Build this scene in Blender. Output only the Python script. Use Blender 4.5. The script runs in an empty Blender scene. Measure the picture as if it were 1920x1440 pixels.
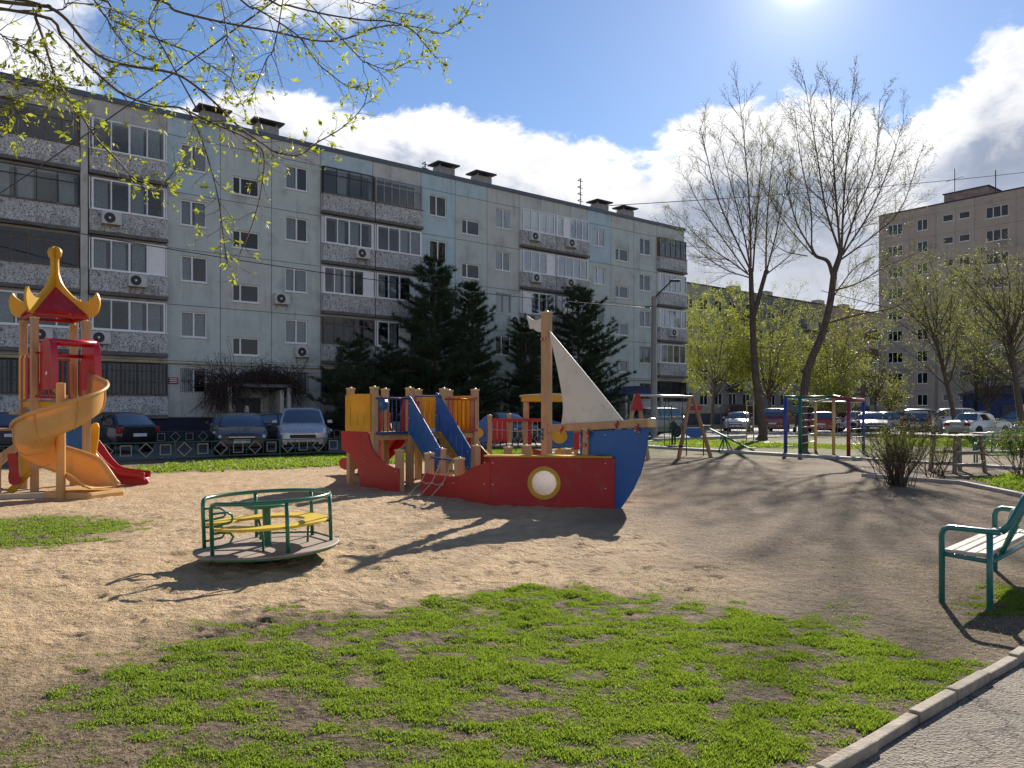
import bpy, bmesh, math, random
import numpy as np
from mathutils import Vector, Matrix
from mathutils.geometry import tessellate_polygon
R = math.radians
random.seed(11)
SC = bpy.context.scene
COL = SC.collection
# ------------------------------------------------------------------ camera
CAMZ = 1.55
cd = bpy.data.cameras.new('camera'); cam = bpy.data.objects.new('camera', cd); COL.objects.link(cam)
cam.location = (0, 0, CAMZ); cam.rotation_euler = (R(90), 0, 0)
cd.sensor_width = 36; cd.lens = 36 * 1440 / 1920; cd.shift_y = 50 / 1920
cd.clip_start = .05; cd.clip_end = 3000
SC.camera = cam
# ------------------------------------------------------------------ light
SUN_AZ, SUN_EL = R(20.6), R(28.2)
sd = bpy.data.lights.new('sun', 'SUN'); sd.energy = 4.5; sd.angle = R(.55); sd.color = (1, .93, .82)
sun = bpy.data.objects.new('sun', sd); COL.objects.link(sun)
sdir = Vector((math.sin(SUN_AZ) * math.cos(SUN_EL), math.cos(SUN_AZ) * math.cos(SUN_EL), math.sin(SUN_EL)))
sun.rotation_euler = sdir.to_track_quat('Z', 'Y').to_euler(); sun.location = (20, 60, 60)
SC.view_settings.view_transform = 'Standard'; SC.view_settings.look = 'None'
SC.view_settings.gamma = 1; SC.view_settings.exposure = .97
SC.view_settings.use_curve_mapping = False
SC.render.engine = 'CYCLES'
cy = SC.cycles
cy.use_denoising = True; cy.max_bounces = 6; cy.diffuse_bounces = 3; cy.glossy_bounces = 3
cy.transparent_max_bounces = 12; cy.transmission_bounces = 4; cy.caustics_reflective = False; cy.caustics_refractive = False
try: cy.denoiser = 'OPENIMAGEDENOISE'
except Exception: pass

class NT:
    """small helper to write node trees"""
    def __init__(s, tree): s.t = tree; s.n = tree.nodes; s.l = tree.links
    def new(s, kind, **kw):
        n = s.n.new(kind)
        for k, v in kw.items(): setattr(n, k, v)
        return n
    def set(s, sock, v):
        if isinstance(v, bpy.types.NodeSocket): s.l.new(v, sock)
        else: sock.default_value = v
    def math(s, op, a, b=None, c=None, clamp=False):
        n = s.n.new('ShaderNodeMath'); n.operation = op; n.use_clamp = clamp
        s.set(n.inputs[0], a)
        if b is not None: s.set(n.inputs[1], b)
        if c is not None: s.set(n.inputs[2], c)
        return n.outputs[0]
    def sstep(s, v, a, b, lo=0., hi=1.):
        n = s.n.new('ShaderNodeMapRange'); n.interpolation_type = 'SMOOTHSTEP'
        s.set(n.inputs[0], v); s.set(n.inputs[1], a); s.set(n.inputs[2], b); s.set(n.inputs[3], lo); s.set(n.inputs[4], hi)
        return n.outputs[0]
    def mix(s, f, a, b, mode='MIX'):
        n = s.n.new('ShaderNodeMix'); n.data_type = 'RGBA'; n.blend_type = mode; n.clamp_factor = True
        s.set(n.inputs[0], f)
        for i, v in ((6, a), (7, b)):
            if isinstance(v, bpy.types.NodeSocket): s.l.new(v, n.inputs[i])
            else: n.inputs[i].default_value = (*v, 1) if len(v) == 3 else v
        return n.outputs[2]
    def noise(s, vec, scale, detail=4, rough=.55, dist=0., out=0):
        n = s.n.new('ShaderNodeTexNoise'); n.inputs['Scale'].default_value = scale; n.inputs['Detail'].default_value = detail
        n.inputs['Roughness'].default_value = rough; n.inputs['Distortion'].default_value = dist
        if vec is not None: s.l.new(vec, n.inputs['Vector'])
        return n.outputs[out]
# ------------------------------------------------------------------ sky
world = bpy.data.worlds.new('World'); SC.world = world; world.use_nodes = True
def build_sky():
    T = NT(world.node_tree); T.n.clear()
    sky = T.new('ShaderNodeTexSky', sky_type='NISHITA', sun_disc=False)
    sky.sun_elevation = SUN_EL; sky.sun_rotation = SUN_AZ
    sky.air_density = 1.0; sky.dust_density = .1; sky.ozone_density = 3.5; sky.altitude = 100
    tc = T.new('ShaderNodeTexCoord'); d = tc.outputs['Generated']
    sx = T.new('ShaderNodeSeparateXYZ'); T.l.new(d, sx.inputs[0])
    x, y, z = sx.outputs
    az = T.math('ARCTAN2', x, y)                                    # 0 straight ahead, + to the right
    hyp = T.math('SQRT', T.math('ADD', T.math('MULTIPLY', x, x), T.math('MULTIPLY', y, y)))
    el = T.math('DIVIDE', z, T.math('MAXIMUM', hyp, .02))
    # cumulus bank: top height by bearing; raised out of view to brighten shaded facade
    pts = [(-3.2, .34), (-1.6, .34), (-.9, .33), (-.62, .335), (-.5, .33), (-.42, .37), (-.33, .395), (-.27, .405), (-.18, .385), (-.12, .395), (-.09, .392),
           (-.04, .385), (.03, .37), (.12, .35), (.17, .342), (.21, .362), (.25, .385), (.29, .392), (.33, .39), (.38, .378), (.43, .36), (.47, .335),
           (.50, .345), (.53, .37), (.56, .39), (.59, .395), (.66, .38), (.8, .33), (1.2, .34), (2., .36), (3.2, .34)]
    fc = T.new('ShaderNodeFloatCurve'); cv = fc.mapping.curves[0]
    def nx(a): return (a + 3.3) / 6.6
    while len(cv.points) < len(pts): cv.points.new(.5, .5)
    for p, (a, t) in zip(cv.points, sorted(pts)): p.location = (nx(a), t); p.handle_type = 'AUTO_CLAMPED'
    fc.mapping.update()
    T.l.new(T.math('DIVIDE', T.math('ADD', az, 3.3), 6.6), fc.inputs['Value'])
    top = fc.outputs['Value']
    cmb = T.new('ShaderNodeCombineXYZ'); T.l.new(az, cmb.inputs[0]); T.l.new(T.math('MULTIPLY', el, 1.25), cmb.inputs[1]); cmb.inputs[2].default_value = 3.7
    cv_ = cmb.outputs[0]
    n1 = T.noise(cv_, 5.5, 8, .56, .25); n2 = T.noise(cv_, 15, 9, .62, .5); n3 = T.noise(cv_, 2.2, 5, .55, .3)
    f = T.math('ADD', T.math('MULTIPLY', T.math('SUBTRACT', n1, .5), .115), T.math('MULTIPLY', T.math('SUBTRACT', n2, .5), .11))
    depth = T.math('ADD', T.math('SUBTRACT', top, el), f)
    m1 = T.sstep(depth, -.004, .02)
    # loose cumulus higher up, thick towards the left of the frame
    def blob(a0, e0, ra, re):
        u = T.math('DIVIDE', T.math('SUBTRACT', az, a0), ra); v = T.math('DIVIDE', T.math('SUBTRACT', el, e0), re)
        return T.math('POWER', 2.718, T.math('MULTIPLY', -1., T.math('ADD', T.math('MULTIPLY', u, u), T.math('MULTIPLY', v, v))))
    b = T.math('ADD', blob(-.24, .55, .13, .09), T.math('ADD', blob(-.62, .40, .12, .12), T.math('MULTIPLY', blob(-.40, .30, .12, .06), .7)))
    b = T.math('ADD', b, T.math('MULTIPLY', blob(-1.0, .5, .3, .2), .9))
    dn = T.math('ADD', T.math('MULTIPLY', b, .34), T.math('ADD', T.math('MULTIPLY', n1, .75), T.math('MULTIPLY', n2, .28)))
    m2 = T.sstep(dn, .66, .84)
    mask = T.math('MAXIMUM', m1, T.math('MULTIPLY', m2, .92))
    # light on the clouds: bright rims, bluish grey cores, paler towards the horizon
    core = T.sstep(T.math('ADD', depth, T.math('ADD', T.math('MULTIPLY', T.math('SUBTRACT', n3, .5), .34), T.math('MULTIPLY', T.math('SUBTRACT', n2, .5), .12))), .02, .13)
    low = T.sstep(el, .30, .12)
    core = T.math('MULTIPLY', core, T.math('SUBTRACT', 1., T.math('MULTIPLY', low, .45)))
    fine = T.math('ADD', .58, T.math('MULTIPLY', n2, .84))
    ccol = T.mix(core, (.56, .56, .57), (.17, .20, .265))
    ccol = T.mix(1., ccol, T.new('ShaderNodeCombineColor').outputs[0], 'MIX') if False else ccol
    vm = T.new('ShaderNodeVectorMath', operation='SCALE'); T.l.new(ccol, vm.inputs[0]); T.l.new(fine, vm.inputs['Scale'])
    # forward-scattered brightness round the sun
    dt = T.new('ShaderNodeVectorMath', operation='DOT_PRODUCT'); T.l.new(d, dt.inputs[0]); dt.inputs[1].default_value = sdir
    cs = T.math('MAXIMUM', dt.outputs['Value'], 0.)
    aur = T.math('ADD', T.math('MULTIPLY', T.math('POWER', cs, 5000.), 1.2), T.math('ADD', T.math('MULTIPLY', T.math('POWER', cs, 500.), .20), T.math('MULTIPLY', T.math('POWER', cs, 60.), .03)))
    va = T.new('ShaderNodeVectorMath', operation='SCALE'); va.inputs[0].default_value = (1.0, .93, .93); T.l.new(aur, va.inputs['Scale'])
    ss = T.new('ShaderNodeVectorMath', operation='MULTIPLY'); T.l.new(sky.outputs[0], ss.inputs[0]); ss.inputs[1].default_value = (SKY_K * .98, SKY_K * 1.02, SKY_K * 1.10)
    add = T.new('ShaderNodeVectorMath', operation='ADD'); T.l.new(ss.outputs[0], add.inputs[0]); T.l.new(va.outputs[0], add.inputs[1])
    col = T.mix(mask, add.outputs[0], vm.outputs[0])
    bg = T.new('ShaderNodeBackground'); T.l.new(col, bg.inputs[0]); bg.inputs[1].default_value = 1.0
    out = T.new('ShaderNodeOutputWorld'); T.l.new(bg.outputs[0], out.inputs[0])
SKY_K = .060
build_sky()
# ------------------------------------------------------------------ geometry helpers
def vn(x, y, seed=0):
    x = np.asarray(x, float); y = np.asarray(y, float)
    xi = np.floor(x); yi = np.floor(y); fx = x - xi; fy = y - yi
    fx = fx * fx * (3 - 2 * fx); fy = fy * fy * (3 - 2 * fy)
    def h(a, b):
        v = np.sin(a * 127.1 + b * 311.7 + seed * 74.7) * 43758.5453
        return v - np.floor(v)
    return (h(xi, yi) * (1 - fx) + h(xi + 1, yi) * fx) * (1 - fy) + (h(xi, yi + 1) * (1 - fx) + h(xi + 1, yi + 1) * fx) * fy
def fbm(x, y, seed=0, o=4):
    s = 0; a = .5; t = 0
    for i in range(o):
        s = s + a * vn(x * 2 ** i, y * 2 ** i, seed + i * 3); t += a; a *= .5
    return s / t

class MB:
    def __init__(s): s.v = []; s.f = []; s.m = []; s.mi = 0
    def add(s, vs, fs):
        o = len(s.v); s.v.extend(vs)
        for f in fs: s.f.append(tuple(i + o for i in f)); s.m.append(s.mi)
        return s
    def box(s, x0, x1, y0, y1, z0, z1, M=None):
        vs = [(x, y, z) for z in (z0, z1) for y in (y0, y1) for x in (x0, x1)]
        if M is not None: vs = [tuple(M @ Vector(v)) for v in vs]
        return s.add(vs, [(0, 2, 3, 1), (4, 5, 7, 6), (0, 1, 5, 4), (2, 6, 7, 3), (0, 4, 6, 2), (1, 3, 7, 5)])
    def bar(s, a, b, w, h=None, up=(0, 0, 1)):
        """rectangular bar from a to b"""
        h = h or w; a = Vector(a); b = Vector(b); d = (b - a); L = d.length; d.normalize(); u = Vector(up)
        if abs(d.dot(u)) > .98: u = Vector((1, 0, 0)) if abs(d.x) < .9 else Vector((0, 1, 0))
        sx = d.cross(u).normalized(); sz = sx.cross(d)
        M = Matrix((sx, d, sz)).transposed().to_4x4(); M.translation = a
        return s.box(-w / 2, w / 2, 0, L, -h / 2, h / 2, M)
    def tube(s, pts, r, n=8, cap=True, closed=False):
        pts = [Vector(p) for p in pts]; k = len(pts)
        rs = r if hasattr(r, '__len__') else [r] * k
        vs = []; prev = None
        for i, p in enumerate(pts):
            a = pts[(i - 1) % k] if (closed or i > 0) else p
            b = pts[(i + 1) % k] if (closed or i < k - 1) else p
            d = (b - a).normalized()
            if prev is None:
                u = Vector((0, 0, 1)) if abs(d.z) < .9 else Vector((1, 0, 0))
                prev = d.cross(u).normalized()
            x = (prev - d * prev.dot(d)).normalized(); prev = x; yv = d.cross(x)
            for j in range(n):
                t = 2 * math.pi * j / n
                vs.append(tuple(p + (x * math.cos(t) + yv * math.sin(t)) * rs[i]))
        fs = []
        for i in range(k if closed else k - 1):
            for j in range(n):
                i2 = (i + 1) % k
                fs.append((i * n + j, i * n + (j + 1) % n, i2 * n + (j + 1) % n, i2 * n + j))
        if cap and not closed: fs.append(tuple(range(n - 1, -1, -1))); fs.append(tuple((k - 1) * n + j for j in range(n)))
        return s.add(vs, fs)
    def lathe(s, prof, n=16, M=None):
        """prof: list of (r,z)"""
        vs = []
        for r, z in prof:
            for j in range(n):
                t = 2 * math.pi * j / n; p = Vector((r * math.cos(t), r * math.sin(t), z))
                vs.append(tuple(M @ p) if M is not None else tuple(p))
        fs = [(i * n + j, i * n + (j + 1) % n, (i + 1) * n + (j + 1) % n, (i + 1) * n + j) for i in range(len(prof) - 1) for j in range(n)]
        if prof[0][0] > 1e-4: fs.append(tuple(range(n - 1, -1, -1)))
        if prof[-1][0] > 1e-4: fs.append(tuple((len(prof) - 1) * n + j for j in range(n)))
        return s.add(vs, fs)
    def prism(s, loops, t, M=None):
        """flat board: outline (and holes) in the local xz plane, thickness t along y, centred"""
        if isinstance(loops[0][0], (int, float)): loops = [loops]
        L3 = [[Vector((p[0], 0, p[1])) for p in lp] for lp in loops]
        L2 = [[Vector((p[0], p[1], 0)) for p in lp] for lp in loops]
        tris = tessellate_polygon(L2); flat = [p for lp in L3 for p in lp]; n = len(flat)
        vs = [Vector((p.x, -t / 2, p.z)) for p in flat] + [Vector((p.x, t / 2, p.z)) for p in flat]
        if M is not None: vs = [M @ v for v in vs]
        fs = [tuple(a) for a in tris] + [tuple(i + n for i in reversed(a)) for a in tris]
        o = 0
        for lp in L3:
            k = len(lp)
            for i in range(k): fs.append((o + i, o + (i + 1) % k, o + (i + 1) % k + n, o + i + n))
            o += k
        return s.add([tuple(v) for v in vs], fs)
    def ball(s, c, r, n=8, squash=1.):
        m = 5
        prof = [(r * math.sin(math.pi * i / m) + (0 if 0 < i < m else 1e-5), -r * squash * math.cos(math.pi * i / m)) for i in range(m + 1)]
        return s.lathe(prof, n, Matrix.Translation(c))
    def mesh(s, name, mats, smooth=False, fixn=True):
        me = bpy.data.meshes.new(name); me.from_pydata(s.v, [], s.f)
        mats = mats if isinstance(mats, (list, tuple)) else [mats]
        for m in mats: me.materials.append(m)
        if len(mats) > 1: me.polygons.foreach_set('material_index', s.m)
        if fixn:
            b = bmesh.new(); b.from_mesh(me); bmesh.ops.recalc_face_normals(b, faces=b.faces); b.to_mesh(me); b.free()
        if smooth: me.polygons.foreach_set('use_smooth', [True] * len(me.polygons))
        me.update(); return me
    def build(s, name, mats, parent=None, smooth=False, bevel=0, loc=None, auto=None, fixn=True):
        o = bpy.data.objects.new(name, s.mesh(name, mats, smooth or bool(auto), fixn)); COL.objects.link(o)
        if parent is not None: o.parent = parent
        if loc is not None: o.location = loc
        if bevel:
            md = o.modifiers.new('bevel', 'BEVEL'); md.width = bevel; md.segments = 2; md.limit_method = 'ANGLE'; md.angle_limit = R(40)
            md.harden_normals = False
        if auto:
            o.data.set_sharp_from_angle(angle=R(auto))
        return o
def np_obj(name, V, F, mats, parent=None, smooth=False, mi=None):
    me = bpy.data.meshes.new(name); V = np.asarray(V, np.float32); F = np.asarray(F, np.int32)
    k = F.shape[1]
    me.vertices.add(len(V)); me.vertices.foreach_set('co', V.ravel())
    me.loops.add(F.size); me.loops.foreach_set('vertex_index', F.ravel())
    me.polygons.add(len(F)); me.polygons.foreach_set('loop_start', np.arange(0, F.size, k, dtype=np.int32))
    try: me.polygons.foreach_set('loop_total', np.full(len(F), k, np.int32))
    except Exception: pass
    mats = mats if isinstance(mats, (list, tuple)) else [mats]
    for m in mats: me.materials.append(m)
    if mi is not None: me.polygons.foreach_set('material_index', np.asarray(mi, np.int32))
    if smooth: me.polygons.foreach_set('use_smooth', np.ones(len(F), bool))
    me.update(calc_edges=True); me.validate()
    o = bpy.data.objects.new(name, me); COL.objects.link(o)
    if parent is not None: o.parent = parent
    return o
def thing(name, label, cat, loc=(0, 0, 0), rz=0., group=None):
    o = bpy.data.objects.new(name, None); COL.objects.link(o); o.empty_display_size = .2
    o.location = loc; o.rotation_euler = (0, 0, rz)
    return tag(o, label, cat, group)
def tag(o, label, cat, group=None):
    o['label'] = label; o['category'] = cat
    if group: o['group'] = group
    return o
def struct(o): o['kind'] = 'structure'; return o
def stuff(o): o['kind'] = 'stuff'; return o
def dup(root, loc, rz=None, label=None, group=None):
    def cp(o, par):
        c = o.copy(); COL.objects.link(c)
        if par is not None: c.parent = par
        for ch in list(o.children): cp(ch, c)
        return c
    r = cp(root, None); r.location = loc
    if rz is not None: r.rotation_euler = (0, 0, rz)
    if label: r['label'] = label
    if group: r['group'] = group
    return r
def G(px, py):
    """ground point seen at a photograph pixel"""
    Y = CAMZ * 1440 / (py - 770); return Vector(((px - 960) / 1440 * Y, Y, 0))
def P3(px, py, Y): return Vector(((px - 960) / 1440 * Y, Y, CAMZ + (770 - py) / 1440 * Y))
def arc(cx, cy, r, a0, a1, n): return [(cx + r * math.cos(R(a0 + (a1 - a0) * i / n)), cy + r * math.sin(R(a0 + (a1 - a0) * i / n))) for i in range(n + 1)]
def spline(pts, n=6):
    """Catmull-Rom through points"""
    P = [Vector(p) for p in pts]; out = []
    for i in range(len(P) - 1):
        p0 = P[i - 1] if i else P[0] * 2 - P[1]; p1, p2 = P[i], P[i + 1]; p3 = P[i + 2] if i + 2 < len(P) else P[-1] * 2 - P[-2]
        for j in range(n):
            t = j / n
            out.append(.5 * ((2 * p1) + (p2 - p0) * t + (2 * p0 - 5 * p1 + 4 * p2 - p3) * t * t + (3 * p1 - p0 - 3 * p2 + p3) * t ** 3))
    out.append(P[-1]); return out
def spline2(pts, n=4): return [(p.x, p.y) for p in spline([(a, b, 0) for a, b in pts], n)]
# ------------------------------------------------------------------ materials
MATS = {}
def mat(name, c, rough=.6, var=.12, vs=6., bump=0., bs=60., metal=0., spec=.5, dirt=None, ds=2.5, damt=.5, coat=0.):
    """principled material with procedural colour variation, optional dirt patches and relief"""
    if name in MATS: return MATS[name]
    m = bpy.data.materials.new(name); m.use_nodes = True; T = NT(m.node_tree); p = T.n['Principled BSDF']
    tc = T.new('ShaderNodeTexCoord'); vec = tc.outputs['Object']
    n = T.noise(vec, vs, 5, .6)
    lo = tuple(max(0, x * (1 - var)) for x in c); hi = tuple(min(1, x * (1 + var)) for x in c)
    col = T.mix(T.sstep(n, .3, .7), lo, hi)
    if dirt:
        d = T.noise(vec, ds, 8, .65, .3); col = T.mix(T.math('MULTIPLY', T.sstep(d, .5, .72), damt), col, dirt)
    T.l.new(col, p.inputs['Base Color'])
    n2 = T.noise(vec, vs * 4, 3, .5)
    T.l.new(T.math('ADD', rough - .06, T.math('MULTIPLY', n2, .12)), p.inputs['Roughness'])
    p.inputs['Metallic'].default_value = metal; p.inputs['Specular IOR Level'].default_value = spec
    if coat: p.inputs['Coat Weight'].default_value = coat; p.inputs['Coat Roughness'].default_value = .06
    if bump:
        b = T.new('ShaderNodeBump'); b.inputs['Strength'].default_value = bump; b.inputs['Distance'].default_value = .01
        T.l.new(T.noise(vec, bs, 5, .6), b.inputs['Height']); T.l.new(b.outputs[0], p.inputs['Normal'])
    MATS[name] = m; return m
def leafmat(name, c1, c2, trans=.45, rough=.5):
    if name in MATS: return MATS[name]
    m = bpy.data.materials.new(name); m.use_nodes = True; T = NT(m.node_tree); T.n.clear()
    g = T.new('ShaderNodeNewGeometry'); col = T.mix(g.outputs['Random Per Island'], c1, c2)
    d = T.new('ShaderNodeBsdfPrincipled'); T.l.new(col, d.inputs['Base Color']); d.inputs['Roughness'].default_value = rough; d.inputs['Specular IOR Level'].default_value = .35
    t = T.new('ShaderNodeBsdfTranslucent'); T.l.new(T.mix(.35, col, (.45, .6, .05)), t.inputs['Color'])
    mx = T.new('ShaderNodeMixShader'); mx.inputs[0].default_value = trans
    T.l.new(d.outputs[0], mx.inputs[1]); T.l.new(t.outputs[0], mx.inputs[2])
    o = T.new('ShaderNodeOutputMaterial'); T.l.new(mx.outputs[0], o.inputs[0]); MATS[name] = m; return m
def glassmat(name, tint=(.5, .58, .62), clear=.75, rough=.03):
    """window pane: see-through with a Fresnel reflection"""
    if name in MATS: return MATS[name]
    m = bpy.data.materials.new(name); m.use_nodes = True; T = NT(m.node_tree); T.n.clear()
    tr = T.new('ShaderNodeBsdfTransparent'); tr.inputs[0].default_value = (*tint, 1)
    gl = T.new('ShaderNodeBsdfGlossy'); gl.inputs['Roughness'].default_value = rough; gl.inputs[0].default_value = (.95, .97, 1, 1)
    tc = T.new('ShaderNodeTexCoord'); b = T.new('ShaderNodeBump'); b.inputs['Strength'].default_value = .06; b.inputs['Distance'].default_value = .02
    T.l.new(T.noise(tc.outputs['Object'], 2.2, 2), b.inputs['Height']); T.l.new(b.outputs[0], gl.inputs['Normal'])
    fr = T.new('ShaderNodeFresnel'); fr.inputs[0].default_value = 1.55
    f = T.math('ADD', T.math('MULTIPLY', fr.outputs[0], .6), .03 * (1 - clear), clamp=True)
    mx = T.new('ShaderNodeMixShader'); T.l.new(f, mx.inputs[0]); T.l.new(tr.outputs[0], mx.inputs[1]); T.l.new(gl.outputs[0], mx.inputs[2])
    o = T.new('ShaderNodeOutputMaterial'); T.l.new(mx.outputs[0], o.inputs[0]); MATS[name] = m; return m
def barkmat(name, c, c2):
    if name in MATS: return MATS[name]
    m = bpy.data.materials.new(name); m.use_nodes = True; T = NT(m.node_tree); p = T.n['Principled BSDF']
    tc = T.new('ShaderNodeTexCoord'); mp = T.new('ShaderNodeMapping'); mp.inputs['Scale'].default_value = (6, 6, 1.2); T.l.new(tc.outputs['Object'], mp.inputs[0])
    n = T.noise(mp.outputs[0], 3, 7, .65, .5); T.l.new(T.mix(T.sstep(n, .35, .65), c, c2), p.inputs['Base Color'])
    b = T.new('ShaderNodeBump'); b.inputs['Strength'].default_value = .7; b.inputs['Distance'].default_value = .03; T.l.new(n, b.inputs['Height']); T.l.new(b.outputs[0], p.inputs['Normal'])
    p.inputs['Roughness'].default_value = .85; p.inputs['Specular IOR Level'].default_value = .25; MATS[name] = m; return m
def woodmat(name, c, c2, scale=(14, 14, 1.2), rough=.55):
    """straight grain along local z"""
    if name in MATS: return MATS[name]
    m = bpy.data.materials.new(name); m.use_nodes = True; T = NT(m.node_tree); p = T.n['Principled BSDF']
    tc = T.new('ShaderNodeTexCoord'); mp = T.new('ShaderNodeMapping'); mp.inputs['Scale'].default_value = scale; T.l.new(tc.outputs['Object'], mp.inputs[0])
    n = T.noise(mp.outputs[0], 2.2, 6, .6, .8); big = T.noise(tc.outputs['Object'], 1.7, 3)
    col = T.mix(T.sstep(n, .3, .7), c, c2); col = T.mix(T.math('MULTIPLY', T.sstep(big, .45, .7), .35), col, tuple(x * .6 for x in c))
    T.l.new(col, p.inputs['Base Color']); p.inputs['Roughness'].default_value = rough; p.inputs['Specular IOR Level'].default_value = .4
    b = T.new('ShaderNodeBump'); b.inputs['Strength'].default_value = .15; b.inputs['Distance'].default_value = .01; T.l.new(n, b.inputs['Height']); T.l.new(b.outputs[0], p.inputs['Normal'])
    MATS[name] = m; return m
# ================================================================== ground, path, grass
rng = np.random.default_rng(5)
U2 = np.array([.783, .621]); N2 = np.array([.621, -.783]); B0 = np.array([-16.8, 37.2])      # facade direction, outward normal, origin
K0 = np.array([1.318, 3.33]); KU = np.array([.769, .640]); KN = np.array([.640, -.769])       # kerb of the near path
def kd(x, y): return (x - K0[0]) * KN[0] + (y - K0[1]) * KN[1]
def gpoly(pp): return np.array([[(px - 960) / 1440 * (CAMZ * 1440 / (py - 770)), CAMZ * 1440 / (py - 770)] for px, py in pp])
def inpoly(x, y, P):
    r = np.zeros(x.shape, bool); n = len(P)
    for i in range(n):
        x0, y0 = P[i]; x1, y1 = P[(i + 1) % n]
        c = ((y0 > y) != (y1 > y)); c &= x < (x1 - x0) * (y - y0) / ((y1 - y0) if y1 != y0 else 1e-9) + x0
        r ^= c
    return r
GP = [(gpoly([(190, 1235), (420, 1168), (640, 1135), (860, 1112), (1010, 1098), (1180, 1100), (1330, 1130), (1440, 1160), (1600, 1195), (1740, 1225), (1850, 1260), (1680, 1365), (1550, 1450), (1450, 1600), (300, 1600), (430, 1440), (230, 1385), (120, 1310)]), .95, .16),
      (gpoly([(-160, 985), (60, 968), (230, 968), (285, 978), (200, 1002), (120, 1022), (0, 1036), (-160, 1045)]), .8, .2),
      (gpoly([(150, 884), (420, 864), (560, 855), (700, 848), (980, 838), (980, 850), (780, 868), (600, 877), (400, 884), (200, 890)]), .85, .35),
      (gpoly([(1215, 822), (1330, 824), (1420, 828), (1640, 836), (1640, 842), (1330, 838), (1215, 838)]), .7, .5),
      (gpoly([(1780, 1130), (1920, 1080), (2050, 1085), (2050, 1150), (1880, 1165), (1780, 1150)]), .85, .15),
      (gpoly([(1420, 1100), (1560, 1095), (1700, 1130), (1760, 1200), (1850, 1235), (1700, 1250), (1540, 1200)]), .36, .2),
      (gpoly([(1080, 1055), (1180, 1050), (1280, 1075), (1200, 1095), (1090, 1085)]), .22, .25),
      (gpoly([(-300, 1330), (300, 1380), (600, 1440), (600, 1600), (-600, 1600)]), .42, .2),
      (gpoly([(20, 1115), (170, 1100), (180, 1125), (30, 1135)]), .25, .12),
      (gpoly([(1830, 892), (1920, 890), (2000, 915), (1880, 922)]), .9, .2),
      (gpoly([(1650, 812), (2100, 812), (2100, 842), (1650, 836)]), .6, .5)]
def green(x, y, turf=False):
    x = np.asarray(x, float); y = np.asarray(y, float)
    wx = x + (vn(x * 2.1, y * 2.1, 3) - .5) * .5 + (vn(x * 7, y * 7, 9) - .5) * .2
    wy = y + (vn(x * 2.1, y * 2.1, 5) - .5) * .5 + (vn(x * 7, y * 7, 11) - .5) * .2
    patch = fbm(x * 1.7, y * 2.6, 21, 4); fine = fbm(x * 7.5, y * 9.5, 25, 4)
    g = np.zeros(np.shape(x))
    for P, d, soft in GP:
        lo_, hi_ = P.min(0) - 1.5, P.max(0) + 1.5; sel = (x > lo_[0]) & (x < hi_[0]) & (y > lo_[1]) & (y < hi_[1])
        if not sel.any(): continue
        m = np.zeros(int(sel.sum())); sx_, sy_ = wx[sel], wy[sel]; rr = soft * 2.2
        for q in range(9): a_ = q * 2.4; r_ = rr * math.sqrt(q / 8); m += inpoly(sx_ + r_ * math.cos(a_), sy_ + r_ * math.sin(a_), P)
        m /= 9; k = np.clip((patch[sel] * .40 + fine[sel] * .60 - (.50 - .17 * d) - (1 - m) * .30) / .24, 0, 1) ** 1.15 * d * (m > 0)
        g[sel] = np.maximum(g[sel], m * min(1, d * 1.15) if turf else k)
    g = np.where(kd(x, y) > -.03, 0, g)
    return g
def sandm(x, y):
    w = (fbm(x * .7, y * .7, 31, 4) - .5) * 2.2
    s = np.clip((2.3 + .05 * (y - 8) - x + w) / 1.8, 0, 1)
    s *= np.clip((y - 4.3 + (fbm(x * .9, y * .9, 41) - .5) * 2.5 - .25 * np.clip(x, -1, 3)) / 1.6, 0, 1)
    s *= np.clip((24.5 - y + w * .7 + .28 * x) / 1.6, 0, 1)
    return s
def gh(x, y):
    x = np.asarray(x, float); y = np.asarray(y, float)
    near = np.clip((30 - y) / 10, 0, 1) * np.clip((22 - np.abs(x)) / 8, 0, 1)
    sm = sandm(x, y)
    f1 = vn(x * 5.5, y * 4.5, 1); f2 = vn(x * 11, y * 9, 2); f3 = vn(x * 2.2, y * 2.2, 4)
    dent = -np.clip(.42 - vn(x * 4.2 + 3, y * 3.6, 6), 0, 1) * .085                                    # trodden hollows
    f4 = vn(x * 17, y * 14, 8); d2 = -np.clip(.36 - vn(x * 8.3, y * 7.1, 16), 0, 1) * .07; h = (f1 - .5) * .012 + (f2 - .5) * .012 + (f3 - .5) * .03 + (f4 - .5) * .015 + dent * .45 + d2 * .5
    rc = np.hypot(x + 2.545, y - 8.02); h = h - .035 * np.exp(-((rc - .98) / .22) ** 2)
    h = h * (.38 + .62 * sm) * near
    h = h + .05 * np.exp(-(((x + .9) / 2.2) ** 2 + ((y - 13.2) / .8) ** 2)) * sm                     # sand heaped against the ship
    h = h + (fbm(x * .18, y * .18, 51, 3) - .5) * .06 * near
    h = np.where(y > 24, h * np.clip((28 - y) / 4, 0, 1) - .03 * np.clip((y - 24) / 2, 0, 1), h)
    d = kd(x, y)
    return np.where((d > .02) & (d < 4.5), -.14, np.where(d > -.35, h * .25 - .004, h))
def axis(a, b, fine, coarse, growth):
    m = list(np.arange(a, b, fine)); s = fine; v = m[-1]; up = []
    while v < coarse: s *= growth if v < 14 else 1.15; v += s; up.append(v)
    s = fine; v = a; dn = []
    while v > -coarse: s *= growth if v > -14 else 1.15; v -= s; dn.append(v)
    return np.array(dn[::-1] + m + up)
xs = axis(-7.6, 5.4, .03, 900, 1.02)
v = 2.6; ya = [v]
while v < 1500: v += .0042 * v if v < 16 else (.0075 * v if v < 32 else .09 * v); ya.append(v)
s = .05; v = 2.6; yb = []
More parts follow.
